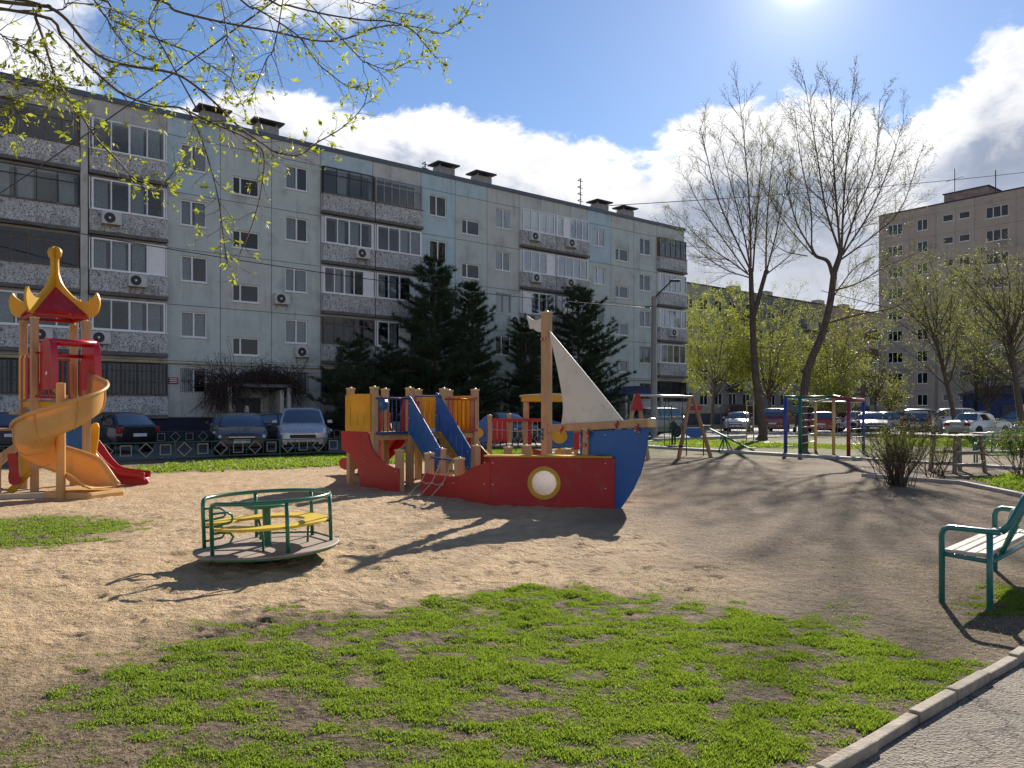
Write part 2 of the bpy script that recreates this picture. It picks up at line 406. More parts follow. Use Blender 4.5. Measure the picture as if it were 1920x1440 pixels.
while v > -300: s *= 1.2; v -= s; yb.append(v)
ys = np.array(yb[::-1] + ya)
X, Y = np.meshgrid(xs, ys); nx_, ny_ = len(xs), len(ys)
Z = gh(X, Y)
for _ in range(900):                                                 # footprints in the sand
    fx_ = rng.uniform(-7.4, 4.5); fy_ = rng.uniform(4.6, 13.6)
    if sandm(np.array([fx_]), np.array([fy_]))[0] < .4: continue
    a_ = rng.uniform(0, 6.28); sc_ = rng.uniform(.7, 1.1); i0, i1 = np.searchsorted(xs, [fx_ - .3, fx_ + .3]); j0, j1 = np.searchsorted(ys, [fy_ - .3, fy_ + .3]); dx_ = X[j0:j1, i0:i1] - fx_; dy_ = Y[j0:j1, i0:i1] - fy_
    u_ = (dx_ * math.cos(a_) + dy_ * math.sin(a_)) / (.115 * sc_); v_ = (-dx_ * math.sin(a_) + dy_ * math.cos(a_)) / (.048 * sc_); q_ = u_ * u_ + v_ * v_; w_ = rng.uniform(.010, .020)
    Z[j0:j1, i0:i1] += -w_ * np.exp(-q_ ** 1.6) + w_ * .55 * np.exp(-(np.sqrt(q_) - 1.5) ** 2 / .12)
idx = np.arange(nx_ * ny_).reshape(ny_, nx_)
F = np.stack([idx[:-1, :-1], idx[:-1, 1:], idx[1:, 1:], idx[1:, :-1]], -1).reshape(-1, 4)
def ground_mat():
    m = bpy.data.materials.new('ground'); m.use_nodes = True; T = NT(m.node_tree); p = T.n['Principled BSDF']
    def at(n): a = T.new('ShaderNodeAttribute'); a.attribute_name = n; return a.outputs['Fac']
    tc = T.new('ShaderNodeTexCoord'); v = tc.outputs['Object']
    a = T.noise(v, 3.2, 7, .62); b = T.noise(v, 26, 5, .6); c = T.noise(v, 90, 3, .6); e = T.noise(v, .55, 5, .6)
    sand = T.mix(T.sstep(a, .3, .7), (.42, .29, .165), (.55, .395, .24)); sand = T.mix(T.math('MULTIPLY', T.sstep(b, .56, .74), .35), sand, (.23, .16, .10))
    sand = T.mix(T.math('MULTIPLY', T.sstep(e, .5, .7), .25), sand, (.33, .235, .15))
    soil = T.mix(T.sstep(b, .35, .68), (.135, .094, .058), (.28, .203, .127)); soil = T.mix(T.math('MULTIPLY', T.sstep(a, .45, .7), .55), soil, (.15, .115, .09))
    soil = T.mix(T.math('MULTIPLY', T.sstep(c, .58, .7), .5), soil, (.42, .37, .31))
    damp = T.math('MULTIPLY', T.sstep(e, .42, .62), .55); soil = T.mix(damp, soil, (.115, .082, .056)); col = T.mix(at('sand'), soil, sand); col = T.mix(T.math('MULTIPLY', at('turf'), T.sstep(a, .2, .55)), col, T.mix(T.sstep(b, .35, .68), (.06, .042, .028), (.17, .125, .085)))
    grn = T.mix(T.sstep(b, .35, .65), (.045, .05, .015), (.10, .085, .035))
    col = T.mix(T.math('MULTIPLY', at('green'), .8), col, grn)
    lawn = T.mix(T.sstep(a, .35, .65), (.06, .10, .02), (.16, .15, .06)); col = T.mix(T.math('MULTIPLY', at('lawn'), T.sstep(e, .3, .62)), col, lawn)
    T.l.new(col, p.inputs['Base Color']); p.inputs['Roughness'].default_value = .92; p.inputs['Specular IOR Level'].default_value = .18
    h = T.math('ADD', T.math('MULTIPLY', b, .9), T.math('ADD', T.math('MULTIPLY', c, .35), T.math('MULTIPLY', T.noise(v, 9, 5, .65), 1.3)))
    bp = T.new('ShaderNodeBump'); bp.inputs['Strength'].default_value = 1.; bp.inputs['Distance'].default_value = .034; T.l.new(h, bp.inputs['Height']); T.l.new(bp.outputs[0], p.inputs['Normal'])
    return m
g = struct(np_obj('ground', np.stack([X, Y, Z], -1).reshape(-1, 3), F, ground_mat(), smooth=True))
for nm, val in (('sand', sandm(X, Y)), ('green', green(X, Y)), ('turf', green(X, Y, True)), ('lawn', np.clip((Y - 25) / 2, 0, 1) * np.clip((140 - Y) / 60, 0, 1))):
    at = g.data.attributes.new(nm, 'FLOAT', 'POINT'); at.data.foreach_set('value', np.asarray(val, np.float32).ravel())
asph = bpy.data.materials.new('asphalt'); asph.use_nodes = True
def asphalt_mat(m):
    T = NT(m.node_tree); p = T.n['Principled BSDF']; tc = T.new('ShaderNodeTexCoord'); v = tc.outputs['Object']
    vo = T.new('ShaderNodeTexVoronoi'); vo.inputs['Scale'].default_value = 62; T.l.new(v, vo.inputs['Vector'])
    a = T.noise(v, 2.2, 6, .6); b = T.noise(v, 45, 4, .6)
    col = T.mix(T.sstep(b, .35, .65), (.14, .115, .088), (.23, .19, .148)); col = T.mix(T.math('MULTIPLY', T.sstep(a, .45, .65), .4), col, (.30, .25, .19))
    sp = T.new('ShaderNodeSeparateColor'); T.l.new(vo.outputs['Color'], sp.inputs[0])
    col = T.mix(T.math('MULTIPLY', T.math('GREATER_THAN', sp.outputs[0], .80), T.sstep(vo.outputs['Distance'], .42, .3)), col, (.30, .275, .24))
    vc = T.new('ShaderNodeTexVoronoi', feature='DISTANCE_TO_EDGE'); vc.inputs['Scale'].default_value = .75; nv = T.new('ShaderNodeVectorMath', operation='MULTIPLY_ADD'); T.l.new(T.noise(v, 3, 5, .6, 0, 1), nv.inputs[0]); nv.inputs[1].default_value = (.5, .5, .5); T.l.new(v, nv.inputs[2]); T.l.new(nv.outputs[0], vc.inputs['Vector'])
    col = T.mix(T.math('MULTIPLY', T.sstep(vc.outputs['Distance'], .012, .003), .75), col, (.05, .042, .035)); col = T.mix(T.math('MULTIPLY', T.sstep(T.noise(v, .8, 5), .5, .68), .5), col, (.17, .14, .11))
    T.l.new(col, p.inputs['Base Color']); p.inputs['Roughness'].default_value = .85; p.inputs['Specular IOR Level'].default_value = .22
    bp = T.new('ShaderNodeBump'); bp.inputs['Strength'].default_value = .7; bp.inputs['Distance'].default_value = .012
    T.l.new(T.math('SUBTRACT', T.math('MULTIPLY', b, .6), vo.outputs['Distance']), bp.inputs['Height']); T.l.new(bp.outputs[0], p.inputs['Normal'])
asphalt_mat(asph)
def kpt(t, d, z): p = K0 + KU * t + KN * d; return (p[0], p[1], z)
m = MB(); m.add([kpt(-30, .055, -.038), kpt(-30, 2.6, -.038), kpt(60, 2.6, -.038), kpt(60, .055, -.038)], [(0, 1, 2, 3)])
struct(m.build('footpath', asph))
conc = mat('kerb_concrete', (.36, .30, .23), .9, .2, 9, .8, 50, dirt=(.17, .14, .10), ds=5, damt=.7)
kerb = struct(bpy.data.objects.new('kerb', None)); COL.objects.link(kerb)
L = .475
for i in range(-8, 34):
    m = MB(); j = rng.uniform(-1, 1, 4)
    a = kpt(i * L + .004 + .004 * j[0], -.012 + .008 * j[1], 0); M = Matrix.Translation(a) @ Matrix.Rotation(math.atan2(KU[1], KU[0]) + .020 * j[2], 4, 'Z') @ Matrix.Rotation(.02 * j[3], 4, 'X') @ Matrix.Rotation(.012 * j[0], 4, 'Y')
    m.box(0, L - .012, -.062, 0, -.2, .010 + .010 * j[3], M)
    m.build('kerb_stone', conc, kerb, bevel=.009)
# road in front of the long block, and the car park on the right
def fpt(t, n, z=0): p = B0 + U2 * t + N2 * n; return (p[0], p[1], z)
road_m = mat('road_asphalt', (.10, .097, .095), .8, .2, 4, .3, 60, dirt=(.16, .15, .135), ds=1.2, damt=.5)
m = MB(); m.add([fpt(-40, 2.6, .012), fpt(90, 2.6, .012), fpt(90, 13.6, .012), fpt(-40, 13.6, .012)], [(0, 1, 2, 3)]); struct(m.build('road', road_m))
m = MB(); m.add([(13.6, 52.6, .02), (31.5, 42.2, .02), (70, 30, .02), (110, 70, .02), (60, 112, .02), (22, 76, .02)], [(0, 1, 2, 3, 4, 5)]); struct(m.build('car_park', road_m))
slab_m = mat('pale_concrete', (.46, .43, .38), .85, .12, 3, .3, 50, dirt=(.25, .22, .18), ds=2, damt=.5)
pk = struct(bpy.data.objects.new('pavement_kerb', None)); COL.objects.link(pk)
def kerb_run(a, b, w, h, n, name='kerb_stone'):
    a = Vector((*a, 0)); b = Vector((*b, 0))
    for i in range(n):
        p = a.lerp(b, i / n); q = a.lerp(b, (i + .985) / n); z = .0 + h / 2 - .03
        MB().bar((p.x, p.y, z), (q.x, q.y, z), w, h + .06).build(name, slab_m, pk, bevel=.012)
kerb_run((5.6, 33.0), (11.2, 24.0), .34, .07, 10); kerb_run((11.2, 24.0), (14.6, 18.4), .34, .07, 6)
kerb_run((9.5, 16.2), (9.0, 12.4), .12, .07, 5); kerb_run((9.5, 16.2), (8.3, 18.2), .12, .07, 3)
kerb_run((7.3, 39.3), (13.4, 44.2), .3, .14, 8); kerb_run((14.2, 51.6), (31.0, 42.0), .3, .14, 16)
m = MB(); m.add([(8.6, 36.0, -.012), (13.6, 37.6, -.012), (13.3, 38.9, -.012), (8.2, 37.3, -.012)], [(0, 1, 2, 3)]); struct(m.build('pavement', slab_m))
m = MB(); m.add([(14.5, 20.5, -.012), (20.5, 19.5, -.012), (21.5, 23.5, -.012), (14.6, 24.5, -.012)], [(0, 1, 2, 3)]); struct(m.build('pavement', slab_m))
tag(MB().bar((-10.6, 12.95, .03), (-8.35, 13.8, .03), .05, .10).build('timber_edging', mat('edging_timber', (.5, .42, .32), .8, .15, 8)), 'pale timber board edging the sand beside the slide tower', 'edging')
# ------------------------------------------------------------------ grass, weeds and litter
def blades(name, P, h, w, mats, mi=None):
    n = len(P); a = rng.uniform(0, 2 * np.pi, n); l = rng.uniform(0, 2 * np.pi, n); ln = rng.uniform(.1, .95, n)[:, None] * h[:, None]
    t = np.stack([np.cos(a), np.sin(a), np.zeros(n)], -1) * w[:, None]; b = np.stack([np.cos(l), np.sin(l), np.zeros(n)], -1) * ln
    up = np.zeros((n, 3)); up[:, 2] = h
    base = np.concatenate([P, gh(P[:, 0], P[:, 1])[:, None] - .004], 1)
    mid = base + up * .62 + b * .4; tip = base + up + b
    V = np.stack([base - t * .4, base + t * .4, mid + t, mid - t, tip], 1).reshape(-1, 3); o = (np.arange(n) * 5)[:, None]
    Q = np.concatenate([o + np.array([[0, 1, 2]]), o + np.array([[0, 2, 3]]), o + np.array([[3, 2, 4]])], 0)
    return stuff(np_obj(name, V, Q, mats))
def scatter(P, n, f=green, pw=1.):
    lo, hi = P.min(0), P.max(0); out = []; got = 0
    while got < n:
        q = rng.uniform(lo, hi, (n * 2, 2)); k = rng.uniform(0, 1, len(q)) < f(q[:, 0], q[:, 1]) ** pw; q = q[k]; out.append(q); got += len(q)
        if len(out) > 14: break
    return np.concatenate(out)[:n]
gm = leafmat('grass_blade', (.045, .115, .010), (.23, .30, .035), .5); gm2 = leafmat('dry_grass', (.30, .25, .12), (.42, .36, .2), .3)
near = np.array([[-3.6, 3.0], [4.4, 9.0]])
P = scatter(near, 350000); n = len(P); blades('grass', P, rng.uniform(.006, .023, n) * (.45 + .75 * green(P[:, 0], P[:, 1])) * (.6 + .9 * fbm(P[:, 0] * 5, P[:, 1] * 5, 77, 2)), rng.uniform(.0012, .0042, n), gm)
P = scatter(np.array([[-9, 8.6], [-4.2, 11.6]]), 34000); n = len(P); blades('grass', P, rng.uniform(.008, .03, n), rng.uniform(.003, .007, n), gm)
P = scatter(np.array([[-14, 19], [2.5, 33]]), 42000); n = len(P); blades('grass', P, rng.uniform(.03, .08, n), rng.uniform(.012, .025, n), gm)
P = scatter(np.array([[5, 13], [26, 46]]), 26000); n = len(P); blades('grass', P, rng.uniform(.03, .09, n), rng.uniform(.014, .03, n), gm)
def anyw(x, y): return np.clip(.12 + .6 * (fbm(x * 1.3, y * 1.3, 61) > .52), 0, 1) * (kd(x, y) < -.05)
P = scatter(np.array([[-4.5, 2.9], [5.5, 8.0]]), 22000, anyw); n = len(P); blades('dry_grass', P, rng.uniform(.006, .024, n), rng.uniform(.001, .003, n), gm2)
lit_m = mat('bud_scale', (.44, .38, .29), .85, .35, 40, spec=.15); dark_m = mat('dead_leaf', (.10, .07, .045), .7, .3, 30)
def litter(name, P, s, mt, z=None, flat=.35):
    n = len(P); a = rng.uniform(0, 2 * np.pi, n); c, sn = np.cos(a), np.sin(a); k = rng.uniform(.3, .6, n)
    base = np.concatenate([P, ((gh(P[:, 0], P[:, 1]) if z is None else np.full(n, z)) + .004)[:, None]], 1)
    t = np.stack([c, sn, rng.uniform(-flat, flat, n)], -1) * s[:, None]; b = np.stack([-sn, c, rng.uniform(-flat, flat, n)], -1) * (s * k)[:, None]
    up = np.zeros((n, 3)); up[:, 2] = s * .25
    V = np.stack([base - t, base - b + up, base + t, base + b + up], 1).reshape(-1, 3); o = (np.arange(n) * 4)[:, None]
    return stuff(np_obj(name, V, np.concatenate([o + np.array([[0, 1, 2]]), o + np.array([[0, 2, 3]])], 0), mt))
def right(x, y): return np.clip((x + .6 - .1 * y + (fbm(x, y, 71) - .5) * 3) / 2, .04, 1) * (kd(x, y) < -.03) * np.clip(fbm(x * 3, y * 3, 81) * 2 - .5, .1, 1)
P = scatter(np.array([[-4, 2.9], [9, 15]]), 9000, right); litter('leaf_litter', P, rng.uniform(.003, .011, len(P)), lit_m)
P = scatter(np.array([[-7, 2.9], [9, 14]]), 5200, anyw); litter('dead_leaves', P, rng.uniform(.004, .014, len(P)), dark_m)
tt = rng.uniform(-.8, 5, 3800); dd = .10 + rng.uniform(0, 1, 3800) ** 1.3 * 2.4; P = K0 + tt[:, None] * KU + dd[:, None] * KN
litter('grit', P, rng.uniform(.002, .0085, len(P)) , lit_m, -.038)
# ================================================================== apartment blocks
glass = glassmat('window_glass', (.74, .78, .80), .6); glass_dark = glassmat('dark_glass', (.40, .45, .48), .5)
pvc = mat('white_pvc', (.86, .86, .84), .4, .05, 3, dirt=(.5, .48, .44), ds=1.5, damt=.35)
brown_wood = mat('brown_window_wood', (.16, .10, .065), .6, .25, 5); dark_metal = mat('dark_window_metal', (.035, .04, .045), .5, .2, 5)
grey_wood = mat('grey_window_wood', (.42, .39, .34), .6, .2, 5)
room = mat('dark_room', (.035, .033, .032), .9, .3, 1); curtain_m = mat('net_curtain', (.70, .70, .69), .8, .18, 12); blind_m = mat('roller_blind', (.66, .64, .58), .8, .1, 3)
def streaks(m, c, amt=.5):
    T = NT(m.node_tree); p = T.n['Principled BSDF']; src = p.inputs['Base Color'].links[0].from_socket; tc = T.new('ShaderNodeTexCoord'); mp = T.new('ShaderNodeMapping'); mp.inputs['Scale'].default_value = (2.6, 2.6, .22); T.l.new(tc.outputs['Object'], mp.inputs[0])
    a = T.noise(mp.outputs[0], 1.6, 7, .7, .4); b = T.noise(tc.outputs['Object'], .35, 4, .6)
    T.l.new(T.mix(T.math('MULTIPLY', T.math('MULTIPLY', T.sstep(a, .5, .74), T.sstep(b, .35, .6)), amt), src, c), p.inputs['Base Color']); return m
W = dict(green=mat('panel_grey_green', (.57, .63, .575), .9, .06, 1.1, .25, 30, dirt=(.36, .37, .34), ds=.7, damt=.75),
         grey=mat('panel_grey', (.59, .605, .55), .9, .07, 1.1, .25, 30, dirt=(.37, .37, .34), ds=.7, damt=.75),
         blue=mat('panel_pale_blue', (.51, .645, .67), .9, .05, 1.1, .2, 30, dirt=(.31, .355, .36), ds=.8, damt=.4),
         beige=mat('panel_old_grey', (.54, .535, .48), .9, .1, 1.1, .3, 30, dirt=(.22, .21, .19), ds=.9, damt=.8))
for k_ in W: streaks(W[k_], (.24, .235, .215), .75 if k_ == 'beige' else .6)
joint_m = mat('panel_joint', (.20, .20, .19), .95, .3, 3, .4, 30); slab = mat('balcony_slab', (.15, .145, .135), .9, .25, 2, .4, 30)
plinth_m = mat('navy_plinth', (.012, .016, .045), .7, .25, 2, .2, 20); roof_m = mat('roof_felt', (.07, .07, .08), .9, .2, 1); rooftrim = mat('roof_flashing', (.10, .13, .17), .5, .15, 2)
vent_m = mat('vent_brick', (.36, .34, .31), .9, .15, 4, .3, 30); pipe_m = mat('gas_pipe_yellow', (.46, .36, .16), .6, .15, 3)
def speckle():
    m = bpy.data.materials.new('speckled_render'); m.use_nodes = True; T = NT(m.node_tree); p = T.n['Principled BSDF']
    tc = T.new('ShaderNodeTexCoord'); v = tc.outputs['Object']
    n = T.noise(v, 17, 3, .55, 1.6); oi = T.new('ShaderNodeObjectInfo'); b = T.noise(v, 1.3, 6, .65)
    col = T.mix(T.sstep(n, .41, .50), (.07, .07, .07), (.68, .68, .66)); col = T.mix(T.math('MULTIPLY', oi.outputs['Random'], .22), col, (.33, .325, .30)); col = T.mix(T.math('MULTIPLY', T.sstep(b, .5, .7), .55), col, (.16, .155, .14))
    T.l.new(col, p.inputs['Base Color']); p.inputs['Roughness'].default_value = .9; p.inputs['Specular IOR Level'].default_value = .2
    bp = T.new('ShaderNodeBump'); bp.inputs['Strength'].default_value = .5; bp.inputs['Distance'].default_value = .02; T.l.new(n, bp.inputs['Height']); T.l.new(bp.outputs[0], p.inputs['Normal']); return m
spk = speckle()
brnd = random.Random(4)
# local frame of a block: x along the facade, -y outwards, z up
def frame_at(o, p, u):
    o.location = (p[0], p[1], 0); o.rotation_euler = (0, 0, math.atan2(u[1], u[0]))
MESH = {}
def inst(name, key, maker, parent, loc, label=None):
    """one mesh per key, many objects"""
    if key not in MESH: MESH[key] = maker()
    o = bpy.data.objects.new(name, MESH[key]); COL.objects.link(o); o.parent = parent; o.location = loc
    if label: o['label'] = label
    return o
def pane_mesh(w, h, mt): return lambda: MB().box(-w / 2, w / 2, -.006, .006, 0, h).mesh('pane', mt)
def curtain_mesh(w, h, seed):
    def f():
        r = random.Random(seed); k = 14; m = MB(); vs = []
        for i in range(k + 1):
            yy = .055 * math.sin(i * 2.1 + seed) * (.6 + .4 * r.random()) ; vs += [(-w / 2 + w * i / k + .01 * r.random(), yy, 0), (-w / 2 + w * i / k, yy, h)]
        m.add(vs, [(2 * i, 2 * i + 2, 2 * i + 3, 2 * i + 1) for i in range(k)]); return m.mesh('curtain', curtain_m, True)
    return f
def window(par, xc, z0, w, h, splits, mt=None, depth=.10, gl=None, cur=None, sill=True, bars=False):
    """window part with its panes, sill and curtain as sub-parts; splits = mullion positions 0..1"""
    mt = mt or pvc; gl = gl or glass
    def mk():
        m = MB(); f = .068
        for a, b, c, d in ((-w / 2, w / 2, 0, f), (-w / 2, w / 2, h - f, h), (-w / 2, -w / 2 + f, f, h - f), (w / 2 - f, w / 2, f, h - f)): m.box(a, b, -.03, .03, c, d)
        for s in splits: x = -w / 2 + s * w; m.box(x - .04, x + .04, -.034, .034, f, h - f)
        return m.mesh('window', mt)
    o = inst('window', ('win', w, h, tuple(splits), mt.name), mk, par, (xc, depth, z0))
    e = [0] + list(splits) + [1]
    for a, b in zip(e[:-1], e[1:]):
        pw = (b - a) * w - .06; inst('pane', ('pane', round(pw, 2), h, gl.name), pane_mesh(pw, h - .08, gl), o, ((a + b) / 2 * w - w / 2, 0, .04))
    if sill: inst('sill', ('sill', w), lambda: MB().box(-w / 2 - .05, w / 2 + .05, -.16, -.005, -.05, -.015).mesh('sill', pvc), o, (0, 0, 0))
    if cur:
        for a, b, s in cur: inst('curtain', ('cur', round((b - a) * w, 2), h, s), curtain_mesh((b - a) * w, h - .06, s), o, ((a + b) / 2 * w - w / 2, .09, .03))
    if bars:
        def mb():
            m = MB(); k = 7
            for i in range(k + 1): x = -w / 2 + w * i / k; m.box(x - .009, x + .009, -.17, -.152, -.02, h + .02)
            for z in (.03, h * .5, h - .05): m.box(-w / 2, w / 2, -.175, -.16, z, z + .02)
            return m.mesh('window_bars', dark_metal)
        inst('window_bars', ('bars', w, h), mb, o, (0, 0, 0))
    return o
def panel(par, x0, x1, z0, z1, mt, hole=None, th=.12, y=0, name='wall_panel'):
    m = MB(); g = .018; x0 += g; x1 -= g; z0 += g; z1 -= g
    if hole:
        a, b, c, d = hole
        m.box(x0, a, y, y + th, z0, z1); m.box(b, x1, y, y + th, z0, z1); m.box(a, b, y, y + th, z0, c); m.box(a, b, y, y + th, d, z1)
    else: m.box(x0, x1, y, y + th, z0, z1)
    return m.build(name, mt, par)
def ac_meshes():
    m = MB(); m.box(-.40, .40, -.34, -.06, 0, .55); a = m.mesh('air_conditioner', mat('ac_casing', (.62, .61, .57), .5, .08, 3, dirt=(.35, .33, .3), ds=2, damt=.4))
    f = MB(); M = Matrix.Translation((-.09, -.342, .275)) @ Matrix.Rotation(R(90), 4, 'X'); f.lathe([(.0001, .0), (.235, .0), (.235, .012), (.0001, .014)], 20, M)
    fan = f.mesh('fan_grille', mat('fan_black', (.03, .03, .032), .5, .3, 20))
    h = MB(); h.lathe([(.0001, .0), (.05, .0), (.05, .02), (.0001, .022)], 12, M); hub = h.mesh('fan_hub', pvc)
    b = MB()
    for x in (-.28, .28): b.bar((x, -.02, -.03), (x, -.36, -.03), .03); b.bar((x, -.02, -.3), (x, -.3, -.04), .025)
    return a, fan, hub, b.mesh('bracket', mat('bracket_metal', (.35, .34, .32), .5, .2, 5))
ACM = ac_meshes()
def air_con(par, x, z, y=0):
    o = bpy.data.objects.new('air_conditioner', ACM[0]); COL.objects.link(o); o.parent = par; o.location = (x, y, z)
    for nm, me in (('fan_grille', ACM[1]), ('fan_hub', ACM[2]), ('bracket', ACM[3])):
        c = bpy.data.objects.new(nm, me); COL.objects.link(c); c.parent = o
BY = -.32                                                            # balcony front, proud of the wall
def balcony(par, x0, x1, J, style, seed, first=False):
    """balcony part (parapet) with slab, glazing frame, panes, curtains as sub-parts"""
    r = random.Random(seed); w = x1 - x0; xc = (x0 + x1) / 2
    z0, zp, zt = J + (.32 if not first else .12), J + 1.24, J + 2.74
    if first: zp = J + 1.02; zt = J + 2.55
    hw = w / 2 - .02
    o = MB().box(-hw, hw, BY, BY + .09, 0, zp - z0).box(-hw, -hw + .09, BY + .09, .1, 0, zp - z0).box(hw - .09, hw, BY + .09, .1, 0, zp - z0).build('balcony', spk, par, loc=(xc, 0, z0))
    MB().box(-hw - .015, hw + .015, BY - .03, .12, -.17, -.012).build('slab', slab, o)
    MB().box(-hw - .01, hw + .01, BY - .05, BY + .12, zp - z0 + .003, zp - z0 + .05).build('parapet_cap', pvc if style in ('pvc', 'pvc2') else slab, o)
    fm, gl = dict(pvc=(pvc, glass), pvc2=(pvc, glass), brown=(brown_wood, glass_dark), metal=(dark_metal, glass), grey=(grey_wood, glass), bars=(dark_metal, glass_dark))[style]
    n = dict(pvc=4, pvc2=5, brown=5, metal=4, grey=6, bars=5)[style]
    h = zt - zp - .05; gz = zp - z0 + .05; f = .07 if fm is pvc else .045; gy = BY + .06; m = MB()
    e = .10 if style == 'pvc' else .03
    m.box(-hw + e, hw - e, gy, gy + .06, gz, gz + f); m.box(-hw + e, hw - e, gy, gy + .06, gz + h - f, gz + h)
    for i in range(n + 1):
        x = -hw + e + f / 2 + (w - .04 - 2 * e - f) * i / n; ww = f * (1.25 if (fm is pvc and i % 2 == 0) else .8); m.box(x - ww / 2, x + ww / 2, gy - .004, gy + .064, gz + f, gz + h - f)
    tr = style in ('brown', 'metal', 'grey') and r.random() < .8
    if tr: m.box(-hw + e, hw - e, gy + .004, gy + .056, gz + h * .70, gz + h * .70 + .05)
    m.box(-hw, -hw + .05, gy + .06, .1, gz, gz + h); m.box(hw - .05, hw, gy + .06, .1, gz, gz + h)
    if style == 'bars':
        for i in range(19):
            x = -hw + w * i / 18 * .98 + .02; m.box(x - .008, x + .008, BY - .02, BY - .004, gz - .1, gz + h)
        for z in (gz, gz + h * .4, gz + h * .75): m.box(-hw, hw, BY - .021, BY - .003, z, z + .02)
    m.build('glazing_frame', fm, o)
    pw = (w - .04 - 2 * e) / n; white = r.randrange(n) if style in ('pvc', 'pvc2', 'grey') and r.random() < .3 else -1
    for i in range(n):
        x = -hw + e + pw * (i + .5)
        inst('pane', ('bp', round(pw, 2), round(h, 2), gl.name if i != white else 'w'), pane_mesh(pw - .03, h - .08, gl if i != white else pvc), o, (x, gy + .03, gz + .04))
        if r.random() < .42: inst('curtain', ('bc', round(pw, 2), round(h, 2), i % 3), curtain_mesh(pw * .72, h - .1, i % 3), o, (x + pw * r.uniform(-.12, .12), gy + .28, gz + .05))
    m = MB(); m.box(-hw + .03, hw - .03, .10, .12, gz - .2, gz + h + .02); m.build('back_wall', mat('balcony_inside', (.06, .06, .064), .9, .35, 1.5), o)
    return o
def facade_edges(x): return x
# ---------------------------------------------------------------- the long five-storey block
H5 = 2.75; J1 = 1.23; TOP = 16.05
bl = thing('apartment_building', 'long grey-green five-storey panel block with speckled balconies behind the playground', 'building'); frame_at(bl, B0, U2)
BX0, BX1 = -20.5, 39.05
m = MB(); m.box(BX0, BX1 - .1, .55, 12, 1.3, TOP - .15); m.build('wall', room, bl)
m = MB(); m.box(BX0, BX1 - .02, .13, .16, 1.28, TOP - .02); 
bays = [(-20.5, -17.2, 'b'), (-17.2, -14.0, 'b'), (-14.0, -12.1, 'w'), (-12.1, -9.7, 's'), (-9.7, -7.05, 'w'), (-7.05, -3.52, 'b'), (-3.52, .08, 'b'), (.08, 2.62, 'w'), (2.62, 5.27, 's'), (5.27, 8.02, 'w'), (8.02, 11.22, 'b'), (11.22, 14.45, 'b'),
        (14.45, 16.93, 'w'), (16.93, 19.4, 's'), (19.4, 22.04, 'w'), (22.04, 25.1, 'b'), (25.1, 28.25, 'b'), (28.25, 30.69, 'w'), (30.69, 33.14, 's'), (33.14, 35.73, 'w'), (35.73, 39.05, 'b')]
bstyle = {  # (bay index, floor) -> balcony glazing seen in the photograph
 (5, 5): 'brown', (5, 4): 'metal', (5, 3): 'brown', (5, 2): 'pvc', (6, 5): 'pvc', (6, 4): 'pvc', (6, 3): 'pvc', (6, 2): 'pvc', (10, 5): 'metal', (11, 5): 'grey', (10, 4): 'pvc', (11, 4): 'pvc', (10, 3): 'pvc2', (11, 3): 'pvc',
 (10, 2): 'brown', (11, 2): 'pvc', (15, 5): 'pvc', (16, 5): 'pvc2', (15, 4): 'pvc', (16, 4): 'pvc', (15, 3): 'pvc', (16, 3): 'grey', (15, 2): 'brown', (16, 2): 'pvc', (20, 5): 'brown', (20, 4): 'pvc2', (20, 3): 'pvc2', (20, 2): 'pvc'}
pblue = {(7, 5), (12, 5), (12, 4), (17, 5), (17, 6), (7, 6), (10, 6), (12, 6), (13, 6)}
for bi, (x0, x1, k) in enumerate(bays):
    jz = [J1 + H5 * i for i in range(5)] + [J1 + 5 * H5]
    for fl in range(1, 6):
        z0, z1 = jz[fl - 1], jz[fl]; xc = (x0 + x1) / 2
        mt = W['blue'] if (bi, fl) in pblue else W[brnd.choice(['green', 'green', 'green', 'grey', 'grey'])]
        if bi in (5, 6) : mt = W['beige']
        if k == 'b':
            panel(bl, x0, x1, z0, z1, mt, (x0 + .25, x1 - .25, z0 + .4, z1 - .12))
            st = bstyle.get((bi, fl), 'bars' if fl == 1 else brnd.choice(['pvc', 'brown', 'grey']))
            balcony(bl, x0 + .02 + (.17 if bi == 6 else 0), x1 - .02 - (.15 if bi == 5 else 0), z0, st, bi * 7 + fl, fl == 1)
        elif k == 'w':
            wc = xc + brnd.uniform(-.02, .02); h0 = z0 + 1.2; hw = .63; hh = 1.26
            if fl == 1: hh = 1.2
            panel(bl, x0, x1, z0, z1, mt, (wc - hw, wc + hw, h0, h0 + hh))
            q = brnd.random(); cur = None
            if q < .34: cur = [(.05, .48, brnd.randrange(4)), (.55, .95, brnd.randrange(4))]
            elif q < .68: cur = [(.05, .45, brnd.randrange(4))]
            window(bl, wc, h0, 2 * hw, hh, (.5 if brnd.random() < .6 else .42,), gl=glass if q < .7 else glass_dark, cur=cur, bars=fl == 1, mt=pvc if brnd.random() < .88 else grey_wood)
        else:
            wc = xc - .02; h0 = z0 + .42
            if fl == 1:
                dx = xc + .15
                panel(bl, x0, x1, z0, z1, mt, (dx - .75, dx + .75, z0 + .02, z0 + 1.15))
            else:
                panel(bl, x0, x1, z0, z1, mt, (wc - .7, wc + .7, h0, h0 + .92)); window(bl, wc, h0, 1.4, .92, (.3,), gl=glass_dark, cur=None)
    # roof band
    panel(bl, x0, x1, jz[5], TOP - .03, W['blue'] if (bi, 6) in pblue else (W['beige'] if bi in (5, 6) else W['grey']))
m = MB(); z = MB()
for i, (x0, x1, k) in enumerate(bays):                               # mortar behind the joints
    m.box(x0 - .03, x0 + .03, .014, .125, J1, TOP - .05)
for j in range(6):
    zz = J1 + H5 * j; m.box(BX0, BX1 - .03, .0145, .124, zz - .035, zz + .035)
